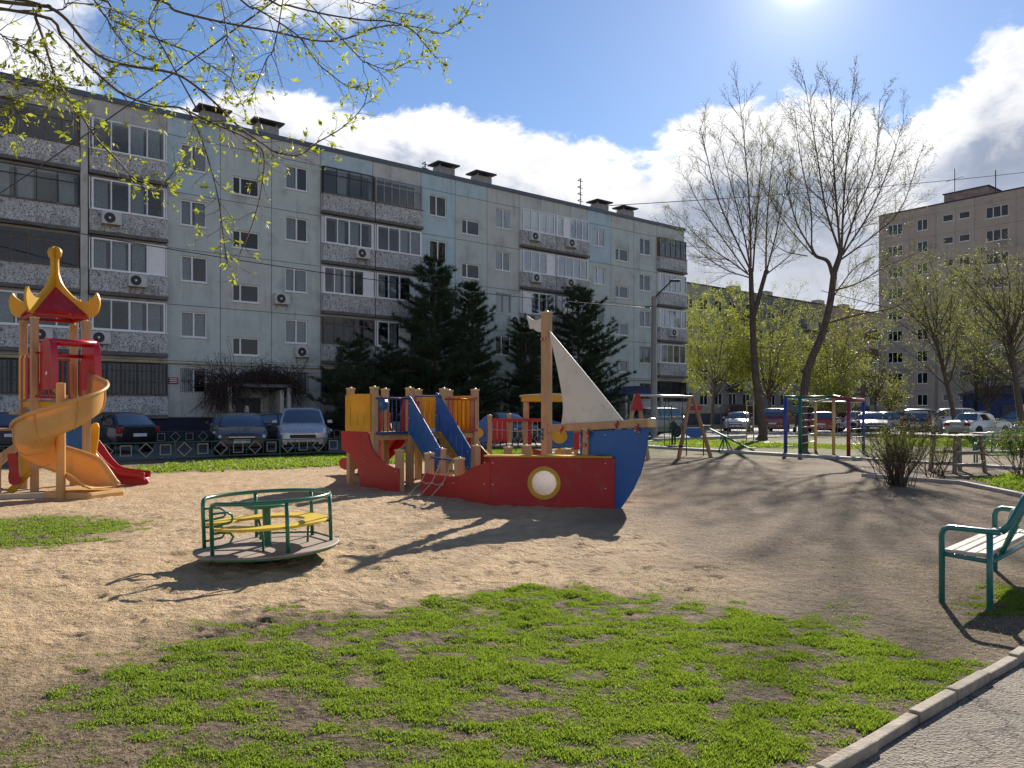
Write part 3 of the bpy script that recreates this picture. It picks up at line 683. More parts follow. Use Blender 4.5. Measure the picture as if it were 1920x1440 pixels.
m.build('joint_mortar', joint_m, bl)
for x in (-3.52,): MB().box(x - .15, x + .15, -.30, -.003, .9, TOP - .4).build('pilaster', W['beige'], bl, bevel=.02)
m = MB(); m.box(BX0, BX1, -.03, .5, 0, J1 - .02); m.build('plinth', plinth_m, bl)
m = MB(); m.box(BX1 - .12, BX1, .13, 12, 1.25, TOP - .03); m.build('end_wall', W['green'], bl)
m = MB(); m.box(BX0, BX1 + .03, -.07, 12.1, TOP - .03, TOP + .05); m.build('roof', roof_m, bl); MB().box(BX0, BX1 + .05, -.09, -.06, TOP - .16, TOP + .07).build('roof_flashing', rooftrim, bl)
m = MB(); m.tube([(BX0, -.12, 3.86), (BX1 - .5, -.12, 3.86)], .035, 8); m.build('gas_pipe', pipe_m, bl)
def roof_vent(px, lift=0.):
    kx = (px - 960) / 1440; # vents stand 2.6 m behind the eaves
    b = B0 - N2 * 2.2; t = (kx * b[1] - b[0]) / (U2[0] - kx * U2[1])
    o = MB().box(-.62, .62, -.35, .35, 0, 1.15).build('roof_vent', vent_m, bl, loc=(t, 2.2, TOP + .04))
    mm = MB(); mm.box(-.85, .85, -.62, .62, 0, .09); MB().add(mm.v, mm.f).build('vent_cap', mat('vent_cap_metal', (.035, .033, .035), .6, .3, 4), o, loc=(0, 0, 1.30))
    for sx in (-.5, .5):
        for sy in (-.3, .3): MB().box(sx - .04, sx + .04, sy - .04, sy + .04, 1.15, 1.30).build('cap_leg', vent_m, o)
for px in (398, 498, 832, 902, 1124, 1172): roof_vent(px)
def aerial(px, h, y=3.):
    kx = (px - 960) / 1440; b = B0 - N2 * y; t = (kx * b[1] - b[0]) / (U2[0] - kx * U2[1]); m = MB(); m.tube([(t, y, TOP), (t, y, TOP + h)], .035, 6)
    for i in range(4): zz = TOP + h * (.45 + .16 * i); m.tube([(t - .22, y, zz), (t + .22, y, zz)], .03, 5); m.tube([(t - .1, y - .2, zz + .1), (t - .1, y + .2, zz + .1)], .03, 5)
    m.build('aerial', dark_metal, bl)
aerial(1088, 3.2); aerial(797, 1.6)
for bi_x, fl, y in ((-2.45, 4, BY), (-1.35, 3, BY), (-2.9, 2, BY), (-5.2, 2, BY), (5.75, 3, 0), (6.9, 2, 0), (10.3, 4, BY), (23.0, 5, BY), (26.3, 5, BY), (23.1, 4, BY), (26.2, 4, BY), (21.5, 3, 0), (37.1, 3, BY)):
    air_con(bl, bi_x, J1 + H5 * (fl - 1) + (.62 if y == BY else .45), y)
# entrances of the block
def porch(xc, vine):
    M = mat('entrance_door_steel', (.025, .034, .04), .5, .2, 3)
    d = MB().box(-.62, .62, .02, .09, 0, 2.1).build('entrance_door', M, bl, loc=(xc, -.12, .12)); MB().box(.4, .46, -.05, .02, .95, 1.15).build('handle', pvc, d)
    for a in ((-.18, .03, .008, .019, 1.35, 1.68), (-.42, -.3, .008, .019, 1.1, 1.2), (-.2, -.08, .008, .019, 1.02, 1.09)): MB().box(*a).build('notice', pvc, d)
    MB().box(-.85, -.64, -.04, .1, 0, 2.3).box(.64, .85, -.04, .1, 0, 2.3).box(-.85, .85, -.04, .1, 2.12, 2.3).build('door_surround', W['beige'], bl, loc=(xc, -.1, .1))
    if vine:
        MB().box(-1.6, 1.6, -1.9, -.1, 2.62, 2.78).build('canopy', slab, bl, loc=(xc, 0, .1))
        for x in (-1.5, 1.5): MB().box(x - .09, x + .09, -1.85, -1.67, 0, 2.62).build('canopy_post', W['beige'], bl, loc=(xc, 0, .1))
        MB().box(1.1, 1.3, -1.6, -.1, 0, 2.5).build('porch_wall', W['beige'], bl, loc=(xc, 0, .1))
    else:
        MB().prism([(-2.1, 2.5), (2.1, 2.5), (2.1, 2.62), (0, 3.25), (-2.1, 2.62)], 2.2, Matrix.Translation((0, -1.2, 0))).build('canopy', mat('blue_canopy', (.02, .03, .10), .6, .2, 3), bl, loc=(xc, 0, .1))
        for x in (-1.9, 1.9): MB().box(x - .1, x + .1, -2.2, -2.0, 0, 2.5).build('canopy_post', W['beige'], bl, loc=(xc, 0, .1))
        MB().box(-1.9, -1.78, -2., -.1, 0, 2.5).build('porch_wall', W['beige'], bl, loc=(xc, 0, .1))
porch(4.0, True); porch(18.2, True); porch(31.9, False)
# text on flat signs
def text(s, size, mt, parent, loc, rot=(R(90), 0, 0), name='lettering'):
    cu = bpy.data.curves.new(name, 'FONT'); cu.body = s; cu.size = size; cu.align_x = 'CENTER'; cu.align_y = 'CENTER'; cu.extrude = .002
    t = bpy.data.objects.new(name + '_curve', cu); COL.objects.link(t); bpy.context.view_layer.update()
    me = bpy.data.meshes.new_from_object(t); bpy.data.objects.remove(t)
    o = bpy.data.objects.new(name, me); COL.objects.link(o); me.materials.append(mt); o.parent = parent; o.location = loc; o.rotation_euler = rot; return o
white_p = mat('white_paint', (.8, .8, .78), .5, .04, 4); black_p = mat('black_paint', (.02, .02, .022), .5, .2, 4)
sg = MB().box(-.32, .32, -.03, .0, 0, .8).build('house_number_sign', mat('blue_sign', (.02, .04, .22), .5, .1, 4), bl, loc=(35.45, -.02, 2.35)); text('21', .55, white_p, sg, (0, -.033, .36))
sg = MB().box(-.22, .22, -.03, .0, 0, .32).build('wall_sign', mat('red_sign', (.30, .02, .02), .5, .1, 4), bl, loc=(.36, -.02, 2.85))
for i in range(3): MB().box(-.17, .17, -.036, -.031, .06 + .085 * i, .10 + .085 * i).build('sign_stripe', white_p, sg)

# ---------------------------------------------------------------- nine-storey block on the right
P9 = np.array([48.4, 101.0]); D9 = np.array([.621, -.783])
t9 = thing('tower_block', 'tall pinkish-beige nine-storey block behind the trees on the right', 'building'); frame_at(t9, P9, D9)
pk9 = [mat('pink_panel', (.48, .38, .305), .9, .07, .8, .2, 20, dirt=(.24, .20, .18), ds=.4, damt=.7), mat('beige_panel', (.49, .41, .325), .9, .07, .8, .2, 20, dirt=(.25, .22, .19), ds=.4, damt=.7)]
H9 = 2.76; Z9 = 1.3; T9 = 27.1
def px9(px): k = (px - 960) / 1440; return (k * P9[1] - P9[0]) / (D9[0] - k * D9[1])
cols = [(0, px9(1705), 'w3', px9(1678)), (px9(1705), px9(1755), 'w2', px9(1729)), (px9(1755), px9(1792), 's', px9(1777)), (px9(1792), px9(1827), 's', px9(1808)), (px9(1827), px9(1905), 'w3b', px9(1869)), (px9(1905), px9(1960), 'w2', px9(1932)), (px9(1960), px9(2050), 'w3b', px9(2005))]
W9 = cols[-1][1]
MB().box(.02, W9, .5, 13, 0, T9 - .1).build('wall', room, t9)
for ci, (x0, x1, k, xc) in enumerate(cols):
    for fl in range(9):
        z0 = Z9 + H9 * fl; z1 = z0 + H9; mt = pk9[(ci // 2) % 2 if brnd.random() < .8 else 1]
        hw, z0w, hh, sp = dict(w3=(.95, .9, 1.4, (.33, .66)), w2=(.65, .9, 1.4, (.5,)), s=(.62, 1.45, .85, ()), w3b=(1.2, .9, 1.35, (.33, .67)))[k]
        panel(t9, x0, x1, z0, z1, mt, (xc - hw, xc + hw, z0 + z0w, z0 + z0w + hh)); window(t9, xc, z0 + z0w, 2 * hw, hh, sp, gl=glass_dark, cur=[(.05, .4, 1)] if brnd.random() < .3 else None)
    panel(t9, x0, x1, Z9 + 9 * H9, T9, pk9[(ci // 2) % 2]); panel(t9, x0, x1, 0, Z9, mat('tower_plinth', (.12, .11, .10), .9, .2, 1))
m = MB()
for x0, x1, k, xc in cols: m.box(x0 - .05, x0 + .05, .02, .12, 0, T9 - .1)
for fl in range(10): m.box(0, W9, .021, .119, Z9 + H9 * fl - .05, Z9 + H9 * fl + .05)
m.build('joint_mortar', joint_m, t9)
MB().box(-.15, -.003, .0, 13, 0, T9).build('end_wall', pk9[0], t9); MB().box(-.2, W9, -.08, 13.1, T9, T9 + .14).build('roof', roof_m, t9)
MB().box(px9(1762), px9(1845), 1.2, 6, T9 + .14, T9 + 1.4).build('roof_house', mat('rusty_brick', (.30, .22, .19), .9, .3, 1.5, .3, 20, dirt=(.3, .27, .24), ds=.9, damt=.9), t9); MB().box(px9(1762) - .15, px9(1845) + .15, 1.05, 6.1, T9 + 1.4, T9 + 1.5).build('roof_house_cap', roof_m, t9)
m = MB(); x = px9(1777); m.tube([(x, 2, T9 + 1.8), (x, 2, T9 + 4.6)], .05, 5); m.tube([(x - 1., 2, T9 + 3.2), (x + 1., 2, T9 + 3.4)], .03, 5); x = px9(1848); m.tube([(x, 3, T9), (x, 3, T9 + 3.6)], .06, 5); m.build('aerial', dark_metal, t9)
air_con(t9, px9(1846), Z9 + H9 * 7 - .2)

# ---------------------------------------------------------------- second five-storey block in the background
P5 = np.array([19.0, 86.3]); b5 = thing('apartment_building', 'distant shaded five-storey block seen through yellow-green trees', 'building'); frame_at(b5, P5, U2)
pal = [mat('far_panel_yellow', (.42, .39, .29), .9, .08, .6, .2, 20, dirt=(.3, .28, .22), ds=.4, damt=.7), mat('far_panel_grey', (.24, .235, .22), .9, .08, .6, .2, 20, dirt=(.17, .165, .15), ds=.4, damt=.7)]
L5 = 66.; MB().box(.02, L5, .5, 12, 0, 15.9).build('wall', room, b5); nb = 24; bw = L5 / nb
dk = mat('dark_balcony', (.05, .035, .03), .8, .3, 1.5)
for i in range(nb):
    x0 = i * bw; x1 = x0 + bw; xc = (x0 + x1) / 2; bal = i % 6 in (3, 4)
    for fl in range(5):
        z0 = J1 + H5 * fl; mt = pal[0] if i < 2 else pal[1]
        panel(b5, x0, x1, z0, z0 + H5, mt, (xc - .75, xc + .75, z0 + .95, z0 + 2.4)); window(b5, xc, z0 + .95, 1.5, 1.45, (.5,), gl=glass_dark, cur=None, sill=False)
        if bal: 
            o = MB().box(-bw / 2 + .05, bw / 2 - .05, -.8, -.72, 0, 1.0).box(-bw / 2 + .05, bw / 2 - .05, -.72, -.01, -.12, 0.02).build('balcony', dk if brnd.random() < .6 else spk, b5, loc=(xc, 0, z0 + .1))
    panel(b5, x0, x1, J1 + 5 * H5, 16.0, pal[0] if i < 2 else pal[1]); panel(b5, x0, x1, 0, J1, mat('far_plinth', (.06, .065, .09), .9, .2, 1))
m = MB()
for i in range(nb): m.box(i * bw - .05, i * bw + .05, .02, .12, 0, 15.9)
for j in range(6): m.box(0, L5, .021, .119, J1 + H5 * j - .05, J1 + H5 * j + .05)
m.build('joint_mortar', joint_m, b5)
MB().box(-.1, -.003, 0, 12, 0, 16).build('end_wall', pal[0], b5); MB().box(-.15, L5, -.1, 12.1, 16.0, 16.12).build('roof', roof_m, b5)
for t in (14, 21, 34, 41, 55): MB().box(t - .8, t + .8, 2.5, 3.6, 16.12, 17.3).build('roof_vent', vent_m, b5)
hut = thing('hut', 'small dark blue flat-roofed hut beyond the car park under the right-hand trees', 'hut', (45.3, 70, 0), R(-8))
MB().box(-2.3, 2.3, 0, 4, 0, 3.0).build('wall', mat('hut_blue', (.02, .035, .12), .7, .2, 1.5), hut); MB().prism([(-2.6, 3.0), (2.6, 3.0), (2.6, 3.15), (0, 3.9), (-2.6, 3.15)], 4.6, Matrix.Translation((0, 2, 0))).build('roof', mat('hut_roof', (.025, .03, .07), .6, .2, 1.5), hut)
MB().box(-.6, .6, -.04, -.004, .05, 2.1).build('door', dark_metal, hut); MB().box(1.0, 2.0, -.04, -.004, 1.1, 2.1).build('window', pvc, hut)
# ================================================================== playground
red = mat('red_board', (.40, .010, .012), .45, .10, 2, .04, 30, dirt=(.34, .07, .05), ds=6, damt=.55)
yel = mat('yellow_board', (.70, .42, .02), .42, .08, 2, .04, 30, dirt=(.5, .3, .05), ds=3, damt=.4)
blu = mat('blue_board', (.006, .11, .36), .42, .1, 2, .04, 30, dirt=(.05, .14, .30), ds=6, damt=.5)
def backlit(m, c, f):
    T = NT(m.node_tree); p = T.n['Principled BSDF']; o = T.n['Material Output']; t = T.new('ShaderNodeBsdfTranslucent'); t.inputs[0].default_value = (*c, 1); mx = T.new('ShaderNodeMixShader'); mx.inputs[0].default_value = f
    T.l.new(p.outputs[0], mx.inputs[1]); T.l.new(t.outputs[0], mx.inputs[2]); T.l.new(mx.outputs[0], o.inputs[0])
backlit(yel, (.85, .40, .02), .18)
cream = mat('cream_board', (.68, .66, .57), .45, .05, 2, .03, 30, dirt=(.47, .44, .36), ds=3.5, damt=.6)
ply = mat('plywood_edge', (.50, .36, .20), .6, .15, 8)
timber = woodmat('glulam_timber', (.44, .27, .13), (.54, .35, .18)); deckw = woodmat('grey_deck', (.33, .27, .21), (.42, .35, .27), (1.5, 12, 12))
capm = mat('post_cap', (.62, .45, .20), .4, .08, 6); boltm = mat('bolt_cap', (.72, .55, .50), .4, .1, 9); boltw = mat('steel_bolt', (.7, .68, .62), .3, .1, 9, metal=.6)
bluem = mat('blue_steel', (.02, .05, .16), .35, .12, 4, coat=.3); redm = mat('red_steel', (.42, .02, .012), .35, .12, 4, coat=.3)
green_p = mat('green_steel', (.012, .15, .075), .3, .15, 4, dirt=(.02, .10, .06), ds=4, damt=.5, coat=.4); rope = mat('rope', (.42, .38, .36), .8, .2, 40); knot = mat('rope_knot', (.62, .35, .16), .6, .1, 9)
darkrub = mat('black_rubber', (.02, .02, .02), .7, .2, 10)
def mesh_post(h, w=.135, cap=capm):
    m = MB().box(-w / 2, w / 2, -w / 2, w / 2, -.1, h - .045); return m
def post(par, x, y, h, w=.135, name='post', z0=-.15):
    o = MB().box(-w / 2, w / 2, -w / 2, w / 2, z0, h - .05).build(name, timber, par, bevel=.012, loc=(x, y, 0))
    c = MB(); k = w / 2 + .008; c.box(-k, k, -k, k, h - .052, h - .018); c.ball((0, 0, h - .02), .038, 8, .7); c.build('post_cap', capm, o, bevel=.006); return o
def bolts(par, pts, M, r=.016, mt=None, side=-1):
    """row of bolt caps on the face of a board"""
    for a, b, off in pts:
        key = ('bolt', r)
        if key not in MESH: MESH[key] = MB().ball((0, 0, 0), r, 7, .7).mesh('bolt', mt or boltm, True)
        o = bpy.data.objects.new('bolt', MESH[key]); COL.objects.link(o); o.parent = par; o.location = M @ Vector((a, off, b))
# ---------------------------------------------------------------- the ship: local x = towards the bow, y = to port
AX = Vector((.64, -.768)); A0 = Vector((-2.2, 17.35))
ship = thing('play_ship', 'big wooden play ship with red hull, blue bow, mast and cream sail', 'play ship', (A0.x, A0.y, 0), math.atan2(AX.y, AX.x))
BV = Vector((.768, .64))
def S(px, py, l):
    """(s, z) in the upright plane at distance l from the ship's axis"""
    k = (px - 960) / 1440; s = (k * (A0.y + l * BV.y) - A0.x - l * BV.x) / (AX.x - k * AX.y); Y = A0.y + AX.y * s + BV.y * l
    return (s, CAMZ + (770 - py) / 1440 * Y)
def PL(l): return Matrix.Translation((0, l, 0))
def z7(pts, l): return [S(620 + a / 5.54, 700 + b / 5.54, l) for a, b in pts]
def slot(s, z0, z1, w=.03): return [(s - w / 2, z0), (s + w / 2, z0), (s + w / 2, z1), (s - w / 2, z1)]
lN, lA, lB, lF = -1.6, -.76, .10, .95
for s_, l_, h in [(0, lN, 2.05), (1, lN, 2.05), (0, lA, 2.05), (1, lA, 2.05), (0, lB, 2.05), (1, lB, 2.05), (0, lF, 2.05), (1, lF, 2.05), (1.97, lN, .82), (3.0, lN, .80), (3.93, lN, .75), (2.17, lA, .82), (2.17, lB, .86), (2.17, lF, .80), (2.75, lF, .86), (3.93, lF, .83)]:
    post(ship, s_, l_, h)
# aft hull boards, near side and its twin on the far side
aft = z7([(150, 597), (425, 606), (450, 720), (480, 790), (520, 850), (570, 900), (620, 940), (690, 975), (752, 988), (752, 1260), (355, 1230), (340, 1060), (328, 985), (276, 950), (286, 900), (250, 850), (210, 815), (160, 792)], lN)
aft = [(s, max(z, -.1)) for s, z in aft]
o = MB().prism(aft, .03, PL(lN - .085)).build('hull_board', red, ship, bevel=.005); bolts(o, [(*S(692, 816, lN), -.02), (*S(691, 865, lN), -.02), (*S(751, 884, lN), -.02)], PL(lN - .085))
MB().prism(aft, .03, PL(lF + .085)).build('hull_board', red, ship, bevel=.005)
side = z7([(985, 1035), (1200, 1052), (1330, 1068), (1400, 1055), (1455, 1025), (1520, 970), (1590, 905), (1660, 872), (1672, 872), (1672, 1420), (985, 1330)], lN)
side = [(s, max(z, -.12)) for s, z in side]; e_s = max(s for s, z in side); side = [(4.915 if s > 4.6 else s, z) for s, z in side]
o = MB().prism(side, .03, PL(lN - .085)).build('hull_board', red, ship, bevel=.005); bolts(o, [(4.78, .70, -.02), (4.78, .35, -.02), (3.9, .30, -.02)], PL(lN - .085))
MB().prism([(2.2, -.1), (4.9, -.1), (4.9, .79), (4.2, .72), (3.4, .62), (2.2, .62)], .03, PL(lF + .085)).build('hull_board', red, ship, bevel=.005)
stem = Vector((6.42, -.33))
def bow(l0, name='bow_board', near=True):
    a = Vector((4.9, l0)); d = (stem - a); Lb = d.length; d.normalize(); M = Matrix.Translation((a.x, a.y, 0)) @ Matrix.Rotation(math.atan2(d.y, d.x), 4, 'Z')
    c = (.885, .385); hole = arc(c[0], c[1], .205, 0, 360, 28)[:-1]
    loops = [[(0.004, -.12), (Lb - .02, -.12), (Lb - .02, .795), (.004, .795)]] + ([hole] if near else [])
    o = MB().prism(loops, .03, M).build(name, red, ship, bevel=.004)
    if near:
        bolts(o, [(.05, .70, -.02), (.05, .35, -.02), (Lb - .17, .71, -.02), (Lb - .17, .31, -.02)], M)
        ring = MB().prism([arc(*c, .268, 0, 360, 36)[:-1], arc(*c, .20, 0, 360, 36)[:-1]], .05, M).build('porthole_ring', yel, o, bevel=.008); bolts(ring, [(c[0] + .235 * math.cos(R(x)), c[1] + .235 * math.sin(R(x)), -.028) for x in range(0, 360, 36)], M, .011)
        scr = bpy.data.materials.new('scratched_plastic'); scr.use_nodes = True; T = NT(scr.node_tree); p = T.n['Principled BSDF']; tc = T.new('ShaderNodeTexCoord')
        n = T.noise(tc.outputs['Object'], 22, 8, .75, 2.5); T.l.new(T.mix(T.sstep(n, .38, .62), (.42, .36, .35), (.88, .84, .84)), p.inputs['Base Color']); p.inputs['Roughness'].default_value = .3; backlit(scr, (.9, .85, .82), .45)
        MB().lathe([(.205, 0), (.19, .03), (.14, .07), (.07, .09), (.0001, .095)], 24, M @ Matrix.Translation((c[0], .02, c[1])) @ Matrix.Rotation(R(90), 4, 'X')).build('porthole_dome', scr, o, smooth=True)
    sh = MB().prism([(-.12, .03), (-.13, -.26), (Lb - .1, -.26), (Lb - .02, .03)], .028, M @ Matrix.Translation((0, 0 if near else 0, .81)) @ Matrix.Rotation(R(-90 if near else 90), 4, 'X') @ (Matrix.Scale(-1, 4, (0, 0, 1)) if near else Matrix.Identity(4)))
    return o, M, Lb, sh
o, M, Lb, sh = bow(lN - .085)
# seat shelf along the near and far bow
def shelf(M, Lb, sg): 
    m = MB(); m.box(-.10, Lb - .06, min(-.035 * sg, .30 * sg), max(-.035 * sg, .30 * sg), .797, .825, M); return m.build('shelf', yel, ship, bevel=.006)
shelf(M, Lb, 1); o2, M2, Lb2, _ = bow(lF + .085, near=False); shelf(M2, Lb2, -1)
lC = -.33
keel = [(5.62, .70), (5.62, 1.20), (6.2, 1.235), (7.0, 1.285)] + [S(px, py, lC) for px, py in [(1216, 803), (1215, 820), (1212, 836), (1208, 862), (1200, 890), (1187, 918), (1170, 944)]] + [(6.38, -.15), (6.2, -.15), (6.2, .70)]
o = MB().prism(keel, .035, PL(lC)).build('bow_keel', blu, ship, bevel=.006); bolts(o, [(5.7, 1.12, -.02), (6.2, 1.16, -.02), (6.9, 1.22, -.02)], PL(lC))
ms = 4.78; zt = 3.30; post(ship, ms, lC, zt, .145, 'mast'); post(ship, 5.78, lC - .0, 1.28, .12)
bm = MB().bar((ms - .02, lC, 1.235), (7.12, lC, 1.365), .10, .125); o = bm.build('boom', timber, ship, bevel=.01)
MB().bar((7.10, lC, 1.364), (7.19, lC, 1.369), .115, .14).build('boom_cap', capm, o, bevel=.015)
sail = spline2([S(1029, 618, lC), S(1047, 700, lC), S(1056, 760, lC), S(1052, 803, lC)], 5) + spline2([S(1052, 803, lC), S(1100, 798, lC), S(1171, 791, lC)], 2)[1:] + spline2([S(1171, 791, lC), S(1100, 703, lC), S(1029, 618, lC)], 3)[1:-1]
MB().prism(sail, .022, PL(lC)).build('sail', cream, ship, bevel=.004)
flag = [S(px, py, lC) for px, py in [(1017, 595), (1005, 601), (996, 597), (988, 592), (991, 604), (994, 617), (1000, 616), (1008, 622), (1017, 620)]]
MB().prism(spline2(flag + [flag[0]], 2)[:-1], .02, PL(lC)).build('flag', cream, ship, bevel=.003)
def clamp(s, z, mt, a=0, w=.05, h=.13):
    c = MB().box(-w / 2, w / 2, -.012, .012, -h / 2, h / 2).build('clamp', mt, ship, bevel=.008, loc=(s, lC - .075, z)); c.rotation_euler = (0, R(a), 0)
    for q in (-.045, .045): b = MB().ball((0, -.016, q), .017, 7, .7).build('bolt', boltm, c, smooth=True)
    return c
clamp(*S(1025, 636, lC), redm, 90); clamp(*S(1058, 806, lC), redm, 20); clamp(*S(1161, 796, lC), redm, 20); clamp(*S(1199, 802, lC), redm, 15); clamp(*S(1108, 812, lC), redm, -15); clamp(*S(1099, 834, lC), redm, 90); clamp(*S(1095, 813, lC), bluem, 0); clamp(*S(1023, 814, lC), bluem, 0, .04, .2)
# platform
ZP = 1.10
for l0, l1 in ((lN, lA), (lA, lB), (lB, lF)):
    MB().box(0, 1, l0 + .01, l1 - .01, ZP - .03, ZP).build('deck', deckw, ship)
for l in (lN, lA, lB, lF): MB().bar((0, l, ZP - .09), (1, l, ZP - .09), .06, .11).build('joist', timber, ship)
for s_ in (0, 1): MB().bar((s_, lN, ZP - .1), (s_, lF, ZP - .1), .06, .10).build('joist', timber, ship)
def slat_board(name, mt, pts, l, slots, t=.028, bl_=None, along='s'):
    M = PL(l) if along == 's' else Matrix.Translation((l, 0, 0)) @ Matrix.Rotation(R(90), 4, 'Z')
    o = MB().prism([pts] + slots, t, M).build(name, mt, ship, bevel=.005)
    if bl_: bolts(o, bl_, M, .015)
    return o
yp = [(-.04, 1.12), (.97, 1.12), (.99, 1.15), (.99, 1.86), (.96, 1.89), (-.03, 1.89), (-.06, 1.86), (-.06, 1.15)]
slat_board('side_panel', yel, yp, lN - .085, [slot(q, 1.24, 1.76, .035) for q in (.18, .46, .74)], bl_=[(.0, 1.2, -.018), (.92, 1.2, -.018), (.0, 1.82, -.018), (.92, 1.82, -.018)])
def rails(name, s_, l0, l1, z0, z1, mt, n):
    o = MB().tube([(s_, l0, z1), (s_, l1, z1)], .021, 8).build(name, mt, ship, smooth=True); MB().box(s_ - .03, s_ + .03, l0, l1, z0 - .03, z0 + .02).build('bottom_rail', mt, o)
    for i in range(n):
        y = l0 + (l1 - l0) * (i + .6) / (n + .2); b = MB().tube([(s_, y, z0), (s_, y, z1), (s_ + .01, y + .035, z1 + .05), (s_, y + .07, z1)] if i % 2 == 0 else [(s_, y, z0), (s_, y, z1)], .0115, 6).build('baluster', mt, o, smooth=True)
    return o
rails('railing', 1.08, lN, lA, ZP, 1.80, bluem, 8); rails('railing', 1.08, lB, lF, ZP + .02, 1.80, redm, 7)
for l0, l1 in ((lN, lA), (lB, lF)):
    q = [(l0 + .05, 1.14), (l1 - .05, 1.14), (l1 - .05, 1.86), (l1 - .2, 1.91), (l0 + .2, 1.91), (l0 + .05, 1.86)]
    slat_board('back_panel', yel, q, -.085, [slot(l0 + (l1 - l0) * f, 1.25, 1.78, .03) for f in ((.5,) if l0 < -1 else (.25, .42, .6, .77))], along='l')
slat_board('side_panel', yel, yp, lF + .085, [slot(q, 1.24, 1.76, .035) for q in (.18, .46, .74)])
sp = [(lA + .22, 1.14), (lB - .12, 1.14), (lB - .05, 1.42), (lB - .2, 1.50), (lB - .12, 1.75), (lB - .35, 1.83), (lA + .3, 1.80), (lA + .25, 1.5)]
MB().prism(sp, .03, Matrix.Translation((.25, 0, 0)) @ Matrix.Rotation(R(90), 4, 'Z')).build('play_panel', red, ship, bevel=.006)
m = MB(); Mw = Matrix.Translation((.30, lA + .45, 1.55)) @ Matrix.Rotation(R(90), 4, 'Y'); m.lathe([(.0001, 0), (.09, 0), (.09, .03), (.0001, .03)], 14, Mw); m.build('steering_wheel', bluem, ship)
m = MB(); m.lathe([(.05, -.2), (.10, -.1), (.13, .12), (.10, .22), (.0001, .25)], 12, Matrix.Translation((.5, lN + .42, 1.62)) @ Matrix.Rotation(R(60), 4, 'Y')); m.build('telescope', blu, ship, smooth=True); MB().tube([(.5, lN + .42, 1.1), (.5, lN + .42, 1.6)], .03, 8).build('telescope_stand', redm, ship)
MB().tube([(.0, lA, 1.83), (.0, lB, 1.83)], .02, 8).build('grab_bar', redm, ship); MB().tube([(1., lA, 1.86), (1., lB, 1.86)], .016, 8).build('grab_bar', bluem, ship)
# stair
stL = z7([(848, 215), (880, 260), (1175, 775), (1178, 800), (1130, 1010), (1090, 1010), (1060, 960), (870, 640), (848, 620)], lA)
stR = z7([(1130, 200), (1150, 205), (1490, 775), (1485, 1030), (1440, 1035), (1400, 985), (1140, 610), (1125, 600)], lB)
def stair_side(pts, l):
    s0 = min(p[0] for p in pts); s1 = max(p[0] for p in pts); zt = max(p[1] for p in pts); zb = min(p[1] for p in pts); sl = []
    for f in (.14, .30, .46, .62, .78): s_ = s0 + (s1 - s0) * f; c = zt - .30 - (zt - .95 - zb + .12) * f; sl.append(slot(s_, c - .38, c - .06, .034))
    return slat_board('stair_side', blu, pts, l, sl, bl_=[(s1 - .08, zb + .12, -.018), (s1 - .08, zb + .45, -.018), (s0 + .05, zt - .2, -.018), (s0 + .05, zt - .8, -.018), (s0 + .05, zt - .5, -.018)])
stair_side(stL, lA - .09); stair_side(stR, lB - .09)
for l in (lA + .06, lB - .1): MB().bar((.98, l, 1.04), (2.25, l, .02), .045, .17).build('stringer', yel, ship, bevel=.005)
for i in range(6):
    f = (i + .5) / 6; MB().box(-.1, .1, lA + .09, lB - .13, -.018, .018).build('step', timber, ship, loc=(1.0 + 1.22 * f, 0, 1.06 - 1.0 * f), bevel=.005)
# climbing net over the near side
MB().tube([(2.98, lN, .70), (3.95, lN, .68)], .022, 8).build('net_bar', bluem, ship)
net = MB(); kn = []
for i in range(3):
    s_ = 3.12 + .33 * i; c = [(s_, lN - .02, .70), (s_, lN - .13, .50), (s_ - .04, lN - .22, .28), (s_ - .12, lN - .45, .03)]; net.tube(c, .010, 5)
    kn += [(i, c[2]), (i, c[3])]
rows = {}
for i, p in kn: rows.setdefault(round(p[2], 2), []).append(p)
for z_, r_ in rows.items():
    mid = [r_[0]] + [tuple((Vector(r_[j]) + Vector(r_[j + 1])) / 2 + Vector((0, -.01, -.03))) if q else r_[j + 1] for j in range(2) for q in (1, 0)]
    net.tube(mid, .009, 5)
nt = net.build('climbing_net', rope, ship, smooth=True)
for i, p in kn: MB().ball(p, .026, 7).build('net_knot', knot, nt, smooth=True)
# slide off the stern
def slide(par, pts, w, mt, side_mt, h=.16):
    P = spline([Vector(p) for p in pts], 5); m = MB(); vs = []
    up = Vector((0, 0, 1))
    for i, p in enumerate(P):
        d = (P[min(i + 1, len(P) - 1)] - P[max(i - 1, 0)]).normalized(); x = d.cross(up).normalized(); n = x.cross(d).normalized()
        for a, b in ((-.5, .16 / .16), (-.5, 0), (-.3, -.12), (.3, -.12), (.5, 0), (.5, 1)): vs.append(tuple(p + x * (a * w) + n * (b * h)))
    k = 6; m.add(vs, [(i * k + j, i * k + j + 1, (i + 1) * k + j + 1, (i + 1) * k + j) for i in range(len(P) - 1) for j in range(k - 1)])
    o = m.build('slide_chute', mt, par, smooth=True); sd_ = o.modifiers.new('t', 'SOLIDIFY'); sd_.thickness = .02; return o
slide(ship, [(.0, (lA + lB) / 2, 1.12), (-.5, (lA + lB) / 2, .95), (-1.3, (lA + lB) / 2, .42), (-1.8, (lA + lB) / 2, .24), (-2.3, (lA + lB) / 2, .20)], .55, red, red)
for l in (lA + .13, lB - .13):
    sidep = spline2([(.0, 1.5), (-.25, 1.4), (-1.2, .62), (-1.8, .42), (-2.25, .40), (-2.4, .27), (-2.25, .14), (-1.7, .14), (-1.1, .36), (0, 1.02)], 3); MB().prism(sidep, .03, PL(l)).build('slide_side', red, ship, bevel=.006)
